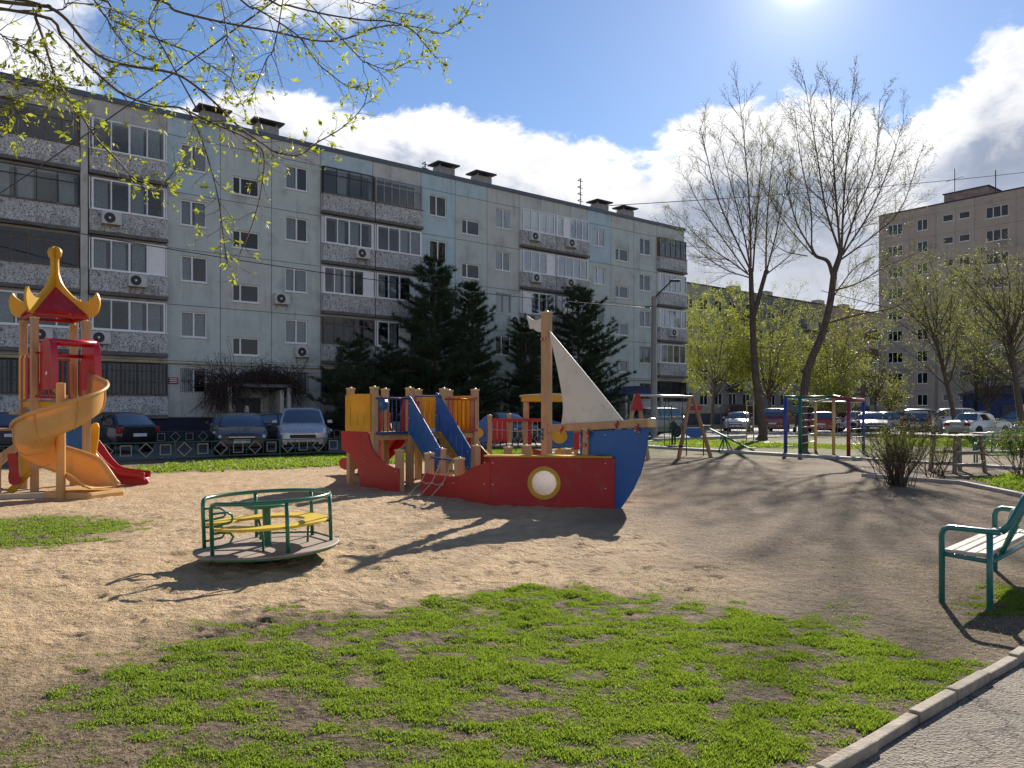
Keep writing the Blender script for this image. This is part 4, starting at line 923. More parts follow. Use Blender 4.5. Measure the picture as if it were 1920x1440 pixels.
MB().bar((-1.9, (lA + lB) / 2, .2), (-1.9, (lA + lB) / 2, -.1), .10).build('slide_foot', timber, ship)

# ---------------------------------------------------------------- spiral slide tower
TA = Vector((-9.14, 14.7)); th = R(44)
tw = thing('slide_tower', 'tall play tower with red and yellow pagoda roof and spiral slide', 'play tower', (TA.x, TA.y, 0), th)      # local x = A>D, y = A>B
q = .9
for x, y in ((0, 0), (q, 0), (0, q), (q, q)): post(tw, x, y, 3.36, .13)
c0 = Vector((q / 2, q / 2)); ZF = 1.76
MB().box(.02, q - .02, .02, q - .02, ZF - .04, ZF).build('deck', deckw, tw)
for a, b in (((0, 0), (q, 0)), ((0, q), (q, q)), ((0, 0), (0, q)), ((q, 0), (q, q))): MB().bar((*a, ZF - .09), (*b, ZF - .09), .05, .10).build('joist', yel, tw)
prof = [(0.0, 4.83), (.055, 4.82), (.10, 4.79), (.13, 4.74), (.134, 4.69), (.12, 4.63), (.085, 4.58), (.075, 4.50), (.085, 4.30), (.13, 4.14), (.20, 4.02), (.32, 3.88), (.45, 3.77), (.58, 3.72), (.70, 3.75), (.80, 3.83), (.85, 3.90), (.90, 3.80), (.915, 3.70), (.90, 3.60), (.86, 3.50), (.79, 3.43), (.70, 3.41)]
ir = spline2(prof, 3); inner = [(.66, 3.44), (.0, 4.0)]
full = ir + [(.62, 3.43), (.55, 3.50), (0, 3.98)]
for a in (45, 135, 225, 315):
    M = Matrix.Translation((c0.x, c0.y, 0)) @ Matrix.Rotation(R(a), 4, 'Z') @ Matrix.Translation((.0, 0, 0)); o = MB().prism(full, .05, M).build('roof_arm', yel, tw, bevel=.008); bolts(o, [(.2, 3.93, -.03), (.42, 3.72, -.03), (.6, 3.56, -.03)], M, .014, boltw)
for a in (0, 90, 180, 270):
    M = Matrix.Translation((c0.x, c0.y, 0)) @ Matrix.Rotation(R(a), 4, 'Z'); r_ = .50
    m = MB(); n_ = 6
    low = [(r_ + .02 * math.sin(math.pi * i / n_), -r_ + 2 * r_ * i / n_, 3.46 - .05 * (1 - math.sin(math.pi * i / n_)) + .02) for i in range(n_ + 1)]
    vs = [M @ Vector((.03, 0, 4.03))] + [M @ Vector(p) for p in low]; m.add([tuple(v) for v in vs], [(0, i, i + 1) for i in range(1, n_ + 1)]); o = m.build('roof_board', red, tw); s_ = o.modifiers.new('t', 'SOLIDIFY'); s_.thickness = .03
for a, b in (((0, 0), (q, 0)), ((0, q), (q, q)), ((0, 0), (0, q)), ((q, 0), (q, q))): MB().bar((*a, 3.40), (*b, 3.40), .05, .06).build('roof_beam', red, tw)
def bars(l0, l1, z0, z1, mt, n, horizontal_pts):
    o = MB().tube([(*l0, z1), (*l1, z1)], .02, 8).build('railing', mt, tw); MB().tube([(*l0, z0), (*l1, z0)], .02, 8).build('bottom_rail', mt, o)
    for i in range(n):
        f = (i + .7) / (n + .4); p = Vector(l0).lerp(Vector(l1), f); MB().tube([(p.x, p.y, z0), (p.x, p.y, z1)], .011, 6).build('baluster', mt, o)
    return o
bars((0, -.07), (.32, -.07), 1.82, 2.66, redm, 5, 0); bars((q, q), (0, q), 1.82, 2.6, redm, 7, 0)
Mx = Matrix.Translation((-.09, 0, 0)) @ Matrix.Rotation(R(90), 4, 'Z')
for y0, mt in ((.06, red), (.26, yel), (.44, red), (.62, yel)):
    MB().prism([(y0, 1.78), (y0 + .16, 1.78), (y0 + .16, 2.56), (y0 + .08, 2.62), (y0, 2.56)], .03, Mx).build('side_board', mt, tw, bevel=.005)
Mx = Matrix.Translation((q + .085, 0, 0)) @ Matrix.Rotation(R(90), 4, 'Z')
MB().prism([(.12, 1.8), (.78, 1.8), (.78, 2.5), (.6, 2.62), (.3, 2.62), (.12, 2.5)], .03, Mx).build('side_board', red, tw, bevel=.005)
# red hood over the mouth of the slide
hood = [(0, 1.95), (0, 2.66), (.08, 2.82), (.3, 2.91), (.62, 2.89), (.78, 2.76), (.84, 2.5), (.86, 2.2), (.86, 1.95)]
for x in (.13, .86):
    M = Matrix.Translation((x, -.05, 0)) @ Matrix.Rotation(R(-90), 4, 'Z'); o = MB().prism(spline2(hood, 3), .12, M).build('hood_side', mat('red_plastic', (.50, .012, .02), .3, .08, 3, coat=.3), tw, bevel=.02)
sgn = MB().box(-.05, .05, -.006, .0, -.03, .03).build('hood_label', white_p, tw, loc=(.066, -.6, 2.25)); sgn.rotation_euler = (0, 0, R(-90))
MB().tube([(.12, -.70, 2.83), (.87, -.70, 2.83)], .068, 12).build('hood_bar', MATS['red_plastic'], tw, smooth=True)
MB().tube([(.12, -.06, 2.62), (.87, -.06, 2.62)], .04, 10).build('hood_bar', MATS['red_plastic'], tw, smooth=True)
# spiral chute, in tower-local coordinates
tan_ = bpy.data.materials.new('tan_plastic'); tan_.use_nodes = True
def tanmat(m, c):
    T = NT(m.node_tree); T.n.clear(); tc = T.new('ShaderNodeTexCoord'); n = T.noise(tc.outputs['Object'], 2.5, 6, .65, .5)
    col = T.mix(T.sstep(n, .35, .7), c, tuple(min(1, x * 1.15) for x in c)); p = T.new('ShaderNodeBsdfPrincipled'); T.l.new(col, p.inputs['Base Color']); p.inputs['Roughness'].default_value = .38
    t = T.new('ShaderNodeBsdfTranslucent'); t.inputs[0].default_value = (.85, .42, .08, 1); mx = T.new('ShaderNodeMixShader'); mx.inputs[0].default_value = .28; T.l.new(p.outputs[0], mx.inputs[1]); T.l.new(t.outputs[0], mx.inputs[2]); o = T.new('ShaderNodeOutputMaterial'); T.l.new(mx.outputs[0], o.inputs[0])
tanmat(tan_, (.66, .42, .15))
inv = (Matrix.Translation((TA.x, TA.y, 0)) @ Matrix.Rotation(th, 4, 'Z')).inverted()
CW = Vector((-7.99, 13.6, 0))
def helix(phi): f = (44 - phi) / 332; return 1.62 - 1.40 * f
def ring(phi, out=None):
    """cross-section of the chute: rim outside, floor, inner edge at the column"""
    z = helix(phi); d = Vector((math.cos(R(phi)), math.sin(R(phi)), 0)); res = []
    for r, dz in ((.735, .47), (.70, .47), (.685, .43), (.68, .30), (.66, .15), (.61, .04), (.51, -.02), (.37, -.01), (.24, .04), (.14, .12), (.07, .24)): res.append(inv @ (CW + d * r + Vector((0, 0, z + dz))))
    return res
secs = []
f0 = Vector((math.sin(R(44)), -math.cos(R(44)), 0))
for b in (.95, .6, .3):
    secs.append([p - (inv.to_3x3() @ f0) * b + Vector((0, 0, .06 * b + (.10 * b))) for p in ring(44)])
for i in range(0, 67): secs.append(ring(44 - 332 * i / 66))
f1 = Vector((math.sin(R(-288)), -math.cos(R(-288)), 0))
last = ring(-288)
for b, hh in ((.12, .92), (.25, .7), (.38, .42), (.5, .16), (.56, .08)):
    base = min(p.z for p in last); secs.append([Vector((p.x, p.y, (p.z - base) * hh + base - .05 * min(b, .6))) + (inv.to_3x3() @ f1) * b for p in last])
k = len(secs[0]); m = MB(); m.add([tuple(p) for s in secs for p in s], [(i * k + j, i * k + j + 1, (i + 1) * k + j + 1, (i + 1) * k + j) for i in range(len(secs) - 1) for j in range(k - 1)])
ch = m.build('spiral_chute', tan_, tw, smooth=True); s_ = ch.modifiers.new('t', 'SOLIDIFY'); s_.thickness = .022; s_.offset = -1
rim = MB().tube([s[0] for s in secs], .034, 8); rim.build('chute_rim', tan_, ch, smooth=True)
for a in (15, -38, -92, -146, -200, -255):
    MB().tube([p + (p - (inv @ (CW + Vector((0, 0, helix(a) + .25))))).normalized() * .03 for p in ring(a)[1:9]], .018, 6).build('chute_flange', tan_, ch, smooth=True)
cl = inv @ CW; MB().lathe([(.075, -.1), (.075, .5), (.079, .5), (.079, .52), (.075, .52), (.075, .95), (.079, .95), (.079, .97), (.075, .97), (.075, 1.45), (.079, 1.45), (.079, 1.47), (.075, 1.47), (.075, 2.04), (.0001, 2.05)], 18, Matrix.Translation((cl.x, cl.y, 0))).build('slide_column', tan_, tw, smooth=True, auto=35)
e = last[7]; m = MB(); 
ex = inv @ (CW + Vector((math.cos(R(72)) * .42, math.sin(R(72)) * .42, 0)) + f1 * .13); Mx = Matrix.Translation((ex.x, ex.y, 0)) @ Matrix.Rotation(math.atan2(f1.y, f1.x) - th, 4, 'Z')
m.box(-.58, .5, -.40, .40, -.08, .11, Mx); m.build('slide_foot', tan_, tw, bevel=.05)
# small slide and climbing panels on the far side
def L_(x, y, z): return tuple(inv @ Vector((x, y, z)))
sl = [Vector(L_(*p)) for p in ((-8.95, 15.9, 1.05), (-8.68, 15.92, .72), (-8.46, 15.95, .42), (-8.2, 16., .22), (-7.65, 16.1, .13))]
c2 = slide(tw, sl, .5, red, red, .14)
bp = [P3(125, 800, 15.6), P3(168, 796, 15.6), P3(168, 868, 15.6), P3(125, 853, 15.6)]
m = MB(); d_ = Vector((0, .04, 0)); m.add([tuple(inv @ p) for p in bp] + [tuple(inv @ (p + d_)) for p in bp], [(0, 1, 2, 3), (7, 6, 5, 4), (0, 4, 5, 1), (1, 5, 6, 2), (2, 6, 7, 3), (3, 7, 4, 0)]); m.build('slide_side', blu, tw)
def wboard(name, pxs, Y, mt, t=.035):
    M = inv @ Matrix.Translation((0, Y, 0)); return MB().prism([((px - 960) / 1440 * Y, CAMZ + (770 - py) / 1440 * Y) for px, py in pxs], t, M).build(name, mt, tw, bevel=.006)
wboard('slide_side', spline2([(172, 796), (180, 792), (186, 800), (184, 830), (181, 850), (188, 858), (190, 866), (182, 872), (172, 866), (169, 850), (169, 810)], 2), 15.55, yel)
wboard('slide_side', spline2([(183, 862), (200, 876), (220, 890), (255, 890), (272, 895), (279, 903), (272, 909), (220, 908), (196, 900), (180, 872)], 2), 16.0, red)
wboard('back_board', [(40, 780), (125, 780), (125, 858), (40, 858)], 16.35, blu)
wboard('climb_side', spline2([(14, 852), (22, 850), (32, 853), (34, 880), (36, 893), (40, 900), (34, 908), (20, 908), (16, 896), (18, 880)], 2), 14.35, red)
wboard('climb_side', spline2([(36, 858), (44, 850), (56, 862), (58, 880), (50, 900), (38, 884)], 2), 14.9, yel)
wboard('climb_side', [(-30, 870), (36, 826), (48, 832), (-12, 885)], 15.6, timber, .06); wboard('climb_side', [(12, 920), (56, 880), (60, 888), (24, 926)], 14.5, yel, .05)
wboard('climb_rail', [(31, 820), (36, 760), (40, 735), (43, 740), (40, 770), (35, 824)], 15.5, red, .04)
lp = inv @ Vector((-9.6, 14.3, 0)); post(tw, lp.x, lp.y, .78, .13); lp = inv @ Vector((-9.75, 15.3, 0)); post(tw, lp.x, lp.y, .8, .13)
for i in range(4): a = inv @ Vector((-9.75 - .35 * i, 15.2, 1.5 - .32 * i)); MB().box(-.12, .12, -.3, .3, -.02, .02).build('step', timber, tw, loc=a)

# ---------------------------------------------------------------- merry-go-round
mg = thing('merry_go_round', 'green steel merry-go-round with yellow ring seat on the sand', 'merry-go-round', (-2.545, 8.02, -.048)); mg.rotation_euler = (0, R(-2.0), 0); mg.scale = (.985, .985, 1)
pw = mat('worn_plywood', (.30, .235, .19), .7, .15, 5, .2, 40, dirt=(.16, .13, .115), ds=3, damt=.6)
yp_ = mat('yellow_paint', (.74, .50, .04), .38, .06, 4, dirt=(.5, .33, .06), ds=5, damt=.3)
MB().lathe([(.0001, .172), (.70, .172), (.735, .176), (.738, .192), (.73, .198), (.0001, .199)], 56).build('platform', pw, mg, auto=30)
MB().lathe([(.15, .05), (.5, .11), (.69, .15), (.715, .155), (.715, .171), (.0001, .1715)], 48).build('platform_rim', green_p, mg, auto=30); MB().lathe([(.25, -.1), (.22, .06), (.12, .12)], 20).build('pivot', darkrub, mg, smooth=True)
MB().lathe([(.043, .19), (.043, .58), (.02, .60), (.0001, .6)], 16).build('column', green_p, mg, smooth=True, auto=40)
wh = MB().tube([(.225 * math.cos(R(a)), .225 * math.sin(R(a)), .615) for a in range(0, 360, 12)], .014, 8, closed=True)
wh.build('hand_wheel', green_p, mg, smooth=True); MB().lathe([(.0001, .592), (.19, .600), (.215, .612), (.215, .60), (.0001, .585)], 24).build('wheel_disc', green_p, mg, auto=30)
gap0, gap1 = 186, 233
def seatm(a0, a1):
    m = MB(); n_ = 40; vs = []
    for i in range(n_ + 1):
        t = R(a0 + (a1 - a0) * i / n_)
        for r, z in ((.385, .425), (.625, .425), (.625, .452), (.385, .452)): vs.append((r * math.cos(t), r * math.sin(t), z))
    fs = [(i * 4 + j, i * 4 + (j + 1) % 4, (i + 1) * 4 + (j + 1) % 4, (i + 1) * 4 + j) for i in range(n_) for j in range(4)] + [(0, 1, 2, 3), (n_ * 4 + 3, n_ * 4 + 2, n_ * 4 + 1, n_ * 4)]
    m.add(vs, fs); return m
for a0, a1 in ((gap1 - 360, -32), (-31, 66), (67, gap0)): seatm(a0, a1).build('seat', yp_, mg, bevel=.006)
RR, ZR = .655, .70
def pol(r, a, z): return (r * math.cos(R(a)), r * math.sin(R(a)), z)
railp = [pol(RR, gap1 + 2, .2), pol(RR, gap1 + 2, ZR - .05), pol(RR, gap1 + 4, ZR - .015)] + [pol(RR, a, ZR) for a in np.linspace(gap1 + 9 - 360, gap0 - 9, 44)] + [pol(RR, gap0 - 4, ZR - .015), pol(RR, gap0 - 2, ZR - .05), pol(RR, gap0 - 2, .2)]
MB().tube(railp, .021, 10).build('guard_rail', green_p, mg, smooth=True)
for a in (-55, 14, 60, 118): MB().tube([pol(RR, a, .19), pol(RR, a, ZR)], .020, 10).build('rail_post', green_p, mg, smooth=True)
for a in (gap0 - 2, gap1 + 2):
    t = 1 if a < 200 else -1
    for z in (.30, .42, .53, .60) if t > 0 else (.32, .47, .58):
        pass
    o = MB().tube([pol(RR, a, .60), pol(.50, a - t * 4, .60), pol(.45, a - t * 5, .57), pol(.44, a - t * 5, .53), pol(.46, a - t * 5, .50), pol(RR, a, .47)], .012, 7).build('handle', green_p, mg, smooth=True)
    MB().tube([pol(RR, a, .41), pol(.48, a - t * 4, .40), pol(.44, a - t * 5, .35), pol(.48, a - t * 4, .29), pol(RR, a, .26)], .012, 7).build('handle', green_p, mg, smooth=True)
for a in (-78, 14, 118): MB().tube([pol(RR - .02, a, .41), pol(.5, a, .41), pol(.42, a, .36), pol(.41, a, .20)], .013, 7).build('seat_bracket', green_p, mg, smooth=True)
for a0, a1 in ((14, 60), (60, 118)): MB().tube([pol(RR, a0, .235), pol(RR, a1, .235)], .011, 6).build('low_rail', green_p, mg, smooth=True)

# ---------------------------------------------------------------- bench in the right foreground
teal = mat('teal_paint', (.02, .17, .145), .38, .12, 6, dirt=(.03, .12, .10), ds=6, damt=.5, coat=.3); board = woodmat('weathered_board', (.52, .44, .35), (.66, .58, .47), (1.4, 18, 18), .7)
def bench(loc, rz, label, L=1.7):
    b = thing('park_bench', label, 'bench', loc, rz)                 # local x = along the seat, y = towards the front
    for x in (0, L):
        MB().tube([(x, .34, -.1), (x, .34, .54), (x, .325, .585), (x, .285, .605), (x, .0, .60), (x, -.07, .60)], .024, 10).build('arm_frame', teal, b, smooth=True); MB().tube([(x, 0, -.1), (x, 0, .6)], .024, 10).build('leg', teal, b, smooth=True)
        MB().tube([(x, .33, .385), (x, 0, .365)], .018, 8).build('seat_bearer', teal, b, smooth=True)
    for x in (.35, L - .35): MB().tube([(x, -.0, .37), (x, -.09, .60), (x, -.22, .92)], .02, 8).build('back_upright', teal, b, smooth=True); MB().tube([(x, -.0, .37), (x + .16, -.085, .60)], .014, 8).build('back_brace', teal, b, smooth=True)
    MB().tube([(0, -.01, .365), (L, -.01, .365)], .02, 8).build('rear_rail', teal, b, smooth=True)
    MB().tube([(.03, -.07, .60), (.06, -.12, .66), (.12, -.20, .85), (.2, -.23, .93), (L - .2, -.23, .93), (L - .12, -.2, .85), (L - .03, -.07, .60)], .026, 10).build('back_frame', teal, b, smooth=True)
    MB().tube([(.1, -.12, .70), (L - .1, -.12, .70)], .014, 8).build('back_rail', teal, b, smooth=True)
    for i in range(4): MB().box(.012, L - .012, -.036, .036, -.018, .018).build('seat_board', board, b, bevel=.008, loc=(0, .30 - .083 * i, .405 + .004 * (i % 2)))
    for i in range(2): o = MB().box(.2, L - .2, -.012, .012, -.04, .04).build('back_board', board, b, bevel=.006, loc=(0, -.10 - .075 * i, .73 + .12 * i)); o.rotation_euler = (R(20), 0, 0)
    return b
bench((3.745, 6.02, 0), math.atan2(.71, .70), 'teal steel bench with weathered seat boards beside the near footpath')
# ================================================================== fences
fgreen = mat('fence_green', (.015, .12, .08), .4, .15, 4, dirt=(.02, .05, .04), ds=4, damt=.5); fbeige = mat('fence_beige', (.38, .31, .21), .5, .12, 5)
def fence(name, label, p, d, n, step, h, motif=.33, per=6, mm=None, first='d', rail=None):
    d = Vector((d[0], d[1], 0)).normalized(); f = thing(name, label, 'fence', (p[0], p[1], 0), math.atan2(d.y, d.x)); rail = rail or fgreen; mm = mm or fbeige; L = n * step
    for z in (.10, h - .03): MB().box(0, L, -.014, .014, z - .014, z + .014).build('rail', rail, f)
    if 'post' + rail.name not in MESH: MESH['post' + rail.name] = MB().box(-.022, .022, -.022, .022, -.1, h + .0).mesh('post', rail)
    sq = lambda r: [(-r, -r), (r, -r), (r, r), (-r, r)]
    dm = lambda r: [(0, -r), (r, 0), (0, r), (-r, 0)]
    for i in range(n + 1):
        if i % per == 0: inst('post', 'post' + rail.name, None, f, (i * step, 0, 0))
        elif True: inst('upright', 'upr' + rail.name + str(h), lambda: MB().box(-.008, .008, -.008, .008, .1, h - .03).mesh('upright', rail), f, (i * step, 0, 0))
    for i in range(n):
        k = (i % 2 == 0) == (first == 'd'); r = motif / 2
        key = ('mot', k, motif, mm.name)
        inst('diamond' if k else 'square', key, lambda: MB().prism([dm(r * 1.38), dm(r * 1.38 - .036)] if k else [sq(r), sq(r - .026)], .022).mesh('motif', mm), f, ((i + .5) * step, 0, h / 2 + .04))
    return f
F1 = Vector((-9.2, 25.0)); u3 = Vector((U2[0], U2[1])); st = F1 - u3 * 8.4
fence('fence', 'green fence with beige squares and diamonds on the lawn side of the left parked cars', st, U2, 40, .56, .60, .33)
b = B0 + U2 * -6 + N2 * 2.2; fence('fence', 'far low fence with beige diamonds against the foot of the long block', b, U2, 54, .62, .62, .34, first='s')
metalg = mat('fence_grey', (.30, .29, .26), .5, .15, 4)
fence('fence', 'low metal fence with pale diamonds and squares in front of the right-hand car park', (13.4, 51.2), (18, -9.8), 36, .58, .62, .34, 6, metalg, rail=metalg)
# ================================================================== parked cars
cglass = mat('car_glass', (.012, .015, .018), .05, .2, 3, spec=.8, coat=.5); cglass.node_tree.nodes['Principled BSDF'].inputs['IOR'].default_value = 2.1; tyre_m = mat('tyre', (.015, .015, .016), .8, .2, 12); rim_m = mat('alloy_rim', (.38, .38, .39), .35, .1, 6, metal=.7)
lamp_m = mat('headlamp_glass', (.62, .64, .66), .12, .15, 12, coat=.6); tail_m = mat('tail_lamp', (.32, .012, .012), .2, .2, 10, coat=.5); trim_m = mat('black_trim', (.02, .02, .022), .6, .2, 8); chrome = mat('chrome', (.62, .62, .63), .2, .08, 8, metal=.9)
def paint(n, c, metal=.0): return mat('car_' + n, c, .28, .06, 2, dirt=tuple(x * .7 + .05 for x in c), ds=2, damt=.1, metal=metal, coat=.8)
KIND = dict(hatch=dict(L=4.0, W=1.70, H=1.49, belt=.93, cowl=(.82, .99), rf=.12, rr=-1.35, rb=(-1.86, 1.0), tail=.99, nose=.74),
            sedan=dict(L=4.45, W=1.73, H=1.46, belt=.92, cowl=(.92, .97), rf=.20, rr=-.95, rb=(-1.55, 1.0), tail=.96, nose=.74),
            van=dict(L=4.1, W=1.76, H=1.66, belt=.98, cowl=(1.12, 1.07), rf=.35, rr=-1.7, rb=(-1.98, 1.02), tail=1.0, nose=.80),
            suv=dict(L=4.4, W=1.80, H=1.72, belt=1.05, cowl=(.85, 1.12), rf=.22, rr=-1.75, rb=(-2.08, 1.08), tail=1.05, nose=.92),
            classic=dict(L=4.12, W=1.62, H=1.43, belt=.90, cowl=(.62, .95), rf=.24, rr=-.92, rb=(-1.28, .97), tail=.92, nose=.84))
def car(label, x, y, heading, kind, pm, plate=None, decal=False, rack=False, cat='car'):
    k = KIND[kind]; L, W_, H = k['L'], k['W'] / 2, k['H']; c = thing('parked_car', label, cat, (x, y, .02), R(heading), 'cars parked around the playground')
    cx, cz = k['cowl']; rx, rz = k['rb']; box = kind == 'classic'
    def top(xx):
        if xx > cx: t = (xx - cx) / (L / 2 - cx); return cz * (1 - t ** (2.6 if not box else 6)) + k['nose'] * t ** (2.6 if not box else 6) - (.05 * t)
        if xx < rx: t = min(1, (rx - xx) / (rx + L / 2 + 1e-6)); return rz + (k['tail'] - .05 - rz) * t ** 2
        return cz + (rz - cz) * (cx - xx) / (cx - rx)
    xs_ = [-L / 2, -L / 2 + .05, -L / 2 + .2, -L / 2 + .55, rx if rx > -L / 2 + .6 else -L / 2 + .8, -.9, 0, cx, cx + .35, L / 2 - .5, L / 2 - .18, L / 2 - .04, L / 2]
    xs_ = sorted(set(round(v, 3) for v in xs_)); m = MB(); rows = []
    for xx in xs_:
        e = min(1, (L / 2 - abs(xx)) / (.5 if not box else .15)); wf = (.80 + .20 * math.sqrt(max(0, e))) if not box else (.93 + .07 * math.sqrt(max(0, e))); w = W_ * wf; t = top(xx); lo = .24 + .10 * (1 - min(1, (L / 2 - abs(xx)) / .3)); mid = min(.66, t - .12); cr = .035 if abs(xx) < L / 2 - .02 else 0
        hi = t - (.05 if e > .3 else .10)
        half = [(w * .86, lo), (w * .985, lo + .10), (w, mid), (w * .965, hi - .03), (w * .88, t), (w * .4, t + cr)]
        rows.append([(xx, yy, zz) for yy, zz in half] + [(xx, -yy, zz) for yy, zz in reversed(half)])
    n = len(rows[0]); m.add([p for r_ in rows for p in r_], [(i * n + j, i * n + (j + 1) % n, (i + 1) * n + (j + 1) % n, (i + 1) * n + j) for i in range(len(rows) - 1) for j in range(n)] + [tuple(range(n)), tuple(range((len(rows) - 1) * n + n - 1, (len(rows) - 1) * n - 1, -1))])
    body = m.build('body', pm, c, auto=32)
    # cabin: one curved shell, with glass patches just proud of it
    wb, wt, xm = W_ * .94, W_ * .74, (k['rf'] + k['rr']) / 2; rf_, rr_ = k['rf'], k['rr']; bul = .015 if box else .045
    C_ = spline([(cx + .02, 0, cz - .05), (cx + (rf_ - cx) * .52, 0, cz + (H - .05 - cz) * .52 + bul), (rf_, 0, H - .05), (xm, 0, H), (rr_, 0, H - .05), (rr_ + (rx - rr_) * .5, 0, (H - .05 + rz) / 2 + bul * .8), (rx - .02, 0, rz - .05)], 5); NC = len(C_)
    zb = min(cz, rz) - .05
    def hw(z_): t = max(0, min(1, (z_ - zb) / (H - zb))); return wb + (wt - wb) * t ** 1.25
    def topp(i, vv, off=0.):
        q0 = C_[max(0, i - 1)]; q1 = C_[min(NC - 1, i + 1)]; tn = (q1 - q0).normalized(); nn = Vector((-tn.z, 0, tn.x)); nn = nn if nn.z > 0 else -nn
        e = min(1., i / 8, (NC - 1 - i) / 8); p = C_[i] + nn * off; return (p.x - (.07 if i < NC / 2 else -.05) * vv * vv * (1 if i < 11 or i > NC - 12 else .2), vv * hw(C_[i].z) * (1 - .02 * abs(vv)), p.z - .045 * vv ** 4 * e)
    m = MB(); VV_ = [-1, -.9, -.6, -.2, .2, .6, .9, 1]; m.add([topp(i, vv) for i in range(NC) for vv in VV_], [(i * 8 + j, i * 8 + j + 1, i * 8 + 9 + j, i * 8 + 8 + j) for i in range(NC - 1) for j in range(7)])
    for s in (-1, 1):
        m.add([q for i in range(NC) for q in (topp(i, s), (topp(i, s)[0], s * wb, zb))], [(2 * i, 2 * i + 1, 2 * i + 3, 2 * i + 2) for i in range(NC - 1)])
    cab = m.build('cabin', pm, c, auto=50)
    def patch(name, i0, i1, vm):
        q = MB(); vs = [-vm, -vm * .6, -vm * .2, vm * .2, vm * .6, vm]; q.add([topp(i, vv, .012) for i in range(i0, i1 + 1) for vv in vs], [(i * 6 + j, i * 6 + j + 1, i * 6 + 7 + j, i * 6 + 6 + j) for i in range(i1 - i0) for j in range(5)]); return q.build(name, cglass, c, smooth=True)
    patch('windscreen', 1, 9, .90); patch('rear_window', NC - 10, NC - 2, .88)
    def roofz(xx):
        for i in range(NC - 1):
            if C_[i].x >= xx >= C_[i + 1].x: return C_[i].z + (C_[i + 1].z - C_[i].z) * (C_[i].x - xx) / (C_[i].x - C_[i + 1].x + 1e-9)
        return zb
    xf, xr = cx - .30, rx + .26; cuts = [(0, .31), (.34, .66), (.69, 1)] if kind in ('van', 'suv', 'hatch') else [(0, .47), (.50, 1)]
    for s in (-1, 1):
        for f0, f1 in cuts:
            q = MB(); row = []
            for t in range(6):
                xx = xf + (xr - xf) * (f0 + (f1 - f0) * t / 5); z1 = roofz(xx) - .10; z0 = max(cz, rz) + .02; z1 = max(z1, z0 + .02); row += [(xx, s * (hw(z0) * .99 + .012), z0), (xx, s * (hw((z0 + z1) / 2) * .985 + .014), (z0 + z1) / 2), (xx, s * (hw(z1) * .985 + .010), z1)]
            q.add(row, [(3 * t + j, 3 * t + j + 1, 3 * t + 4 + j, 3 * t + 3 + j) for t in range(5) for j in range(2)]); q.build('side_window', cglass, c, smooth=True)
    # lamps, grille, plates, wheels, mirrors
    zn = k['nose']
    for s in (1, -1):
        if box:
            MB().box(L / 2 - .05, L / 2 + .012, s * W_ * .72 - .14, s * W_ * .72 + .14, .62, .80).build('headlight', lamp_m, c, bevel=.02); MB().box(-L / 2 - .012, -L / 2 + .05, s * W_ * .74 - .18, s * W_ * .74 + .18, .66, .83).build('tail_light', tail_m, c, bevel=.015)
        else:
            h = MB(); h.ball((L / 2 - .17, s * W_ * .70, zn - .10), .17, 12, .60); o = h.build('headlight', lamp_m, c, smooth=True); o.scale = (1, 1, 1)
            zt_ = k['tail'] - .16; hh = .30 if kind in ('van', 'suv') else .12
            MB().box(-L / 2 + .0, -L / 2 + .22, s * W_ * .84 - .10, s * W_ * .84 + .09, zt_ - .12, zt_ + hh).build('tail_light', tail_m, c, bevel=.04)
        o = MB().box(-.05, .07, -.09, .09, -.065, .065).build('mirror', pm if not box else trim_m, c, bevel=.03, loc=(cx - .28, s * (W_ + .10), cz + .06))
        for xx in (L / 2 - .78, -L / 2 + .80):
            key = 'tyre'
            M = Matrix.Rotation(R(90), 4, 'X')
            if 'tyre' not in MESH:
                MESH['tyre'] = MB().lathe([(.18, -.09), (.27, -.10), (.305, -.08), (.312, 0), (.305, .08), (.27, .10), (.18, .09)], 20, M).mesh('tyre', tyre_m, True); MESH['rim'] = MB().lathe([(.0001, .08), (.05, .085), (.10, .06), (.185, .092), (.19, .0), (.185, -.092), (.10, -.06), (.0001, -.08)], 14, M).mesh('rim', rim_m)
            w_ = bpy.data.objects.new('wheel', MESH['tyre']); COL.objects.link(w_); w_.parent = c; w_.location = (xx, s * (W_ - .07), .312); r_ = bpy.data.objects.new('rim', MESH['rim']); COL.objects.link(r_); r_.parent = w_
            MB().lathe([(.0001, 0), (.36, 0), (.36, .012), (.0001, .013)], 20, M).build('wheel_arch', trim_m, c, loc=(xx, s * (W_ * .998) + (.004 if s < 0 else .008), .33))
        for i, dxx in enumerate((.15, -.72)): MB().box(-.08, .08, -.012, .012, -.015, .015).build('door_handle', pm if not box else chrome, c, loc=(dxx, s * (W_ + .004), cz - .12))
    MB().box(L / 2 - .06, L / 2 + .012, -W_ * .5, W_ * .5, zn - .24, zn - .12).build('grille', trim_m, c, bevel=.01); MB().box(L / 2 - .05, L / 2 + .02, -W_ * .62, W_ * .62, .30, .42).build('lower_grille', trim_m, c, bevel=.02)
    MB().box(L / 2 - .03, L / 2 + .018, -W_ * .48, W_ * .48, zn - .115, zn - .09).build('grille_bar', chrome, c)
    pl = MB().box(L / 2 - .02, L / 2 + .03, -.26, .26, .445, .555).build('number_plate', white_p, c); pr = MB().box(-L / 2 - .03, -L / 2 + .03, -.26, .26, .60, .71).build('number_plate', white_p, c)
    if plate: text(plate, .105, black_p, pl, (L / 2 + .032, 0, .498), (R(90), 0, R(90)))
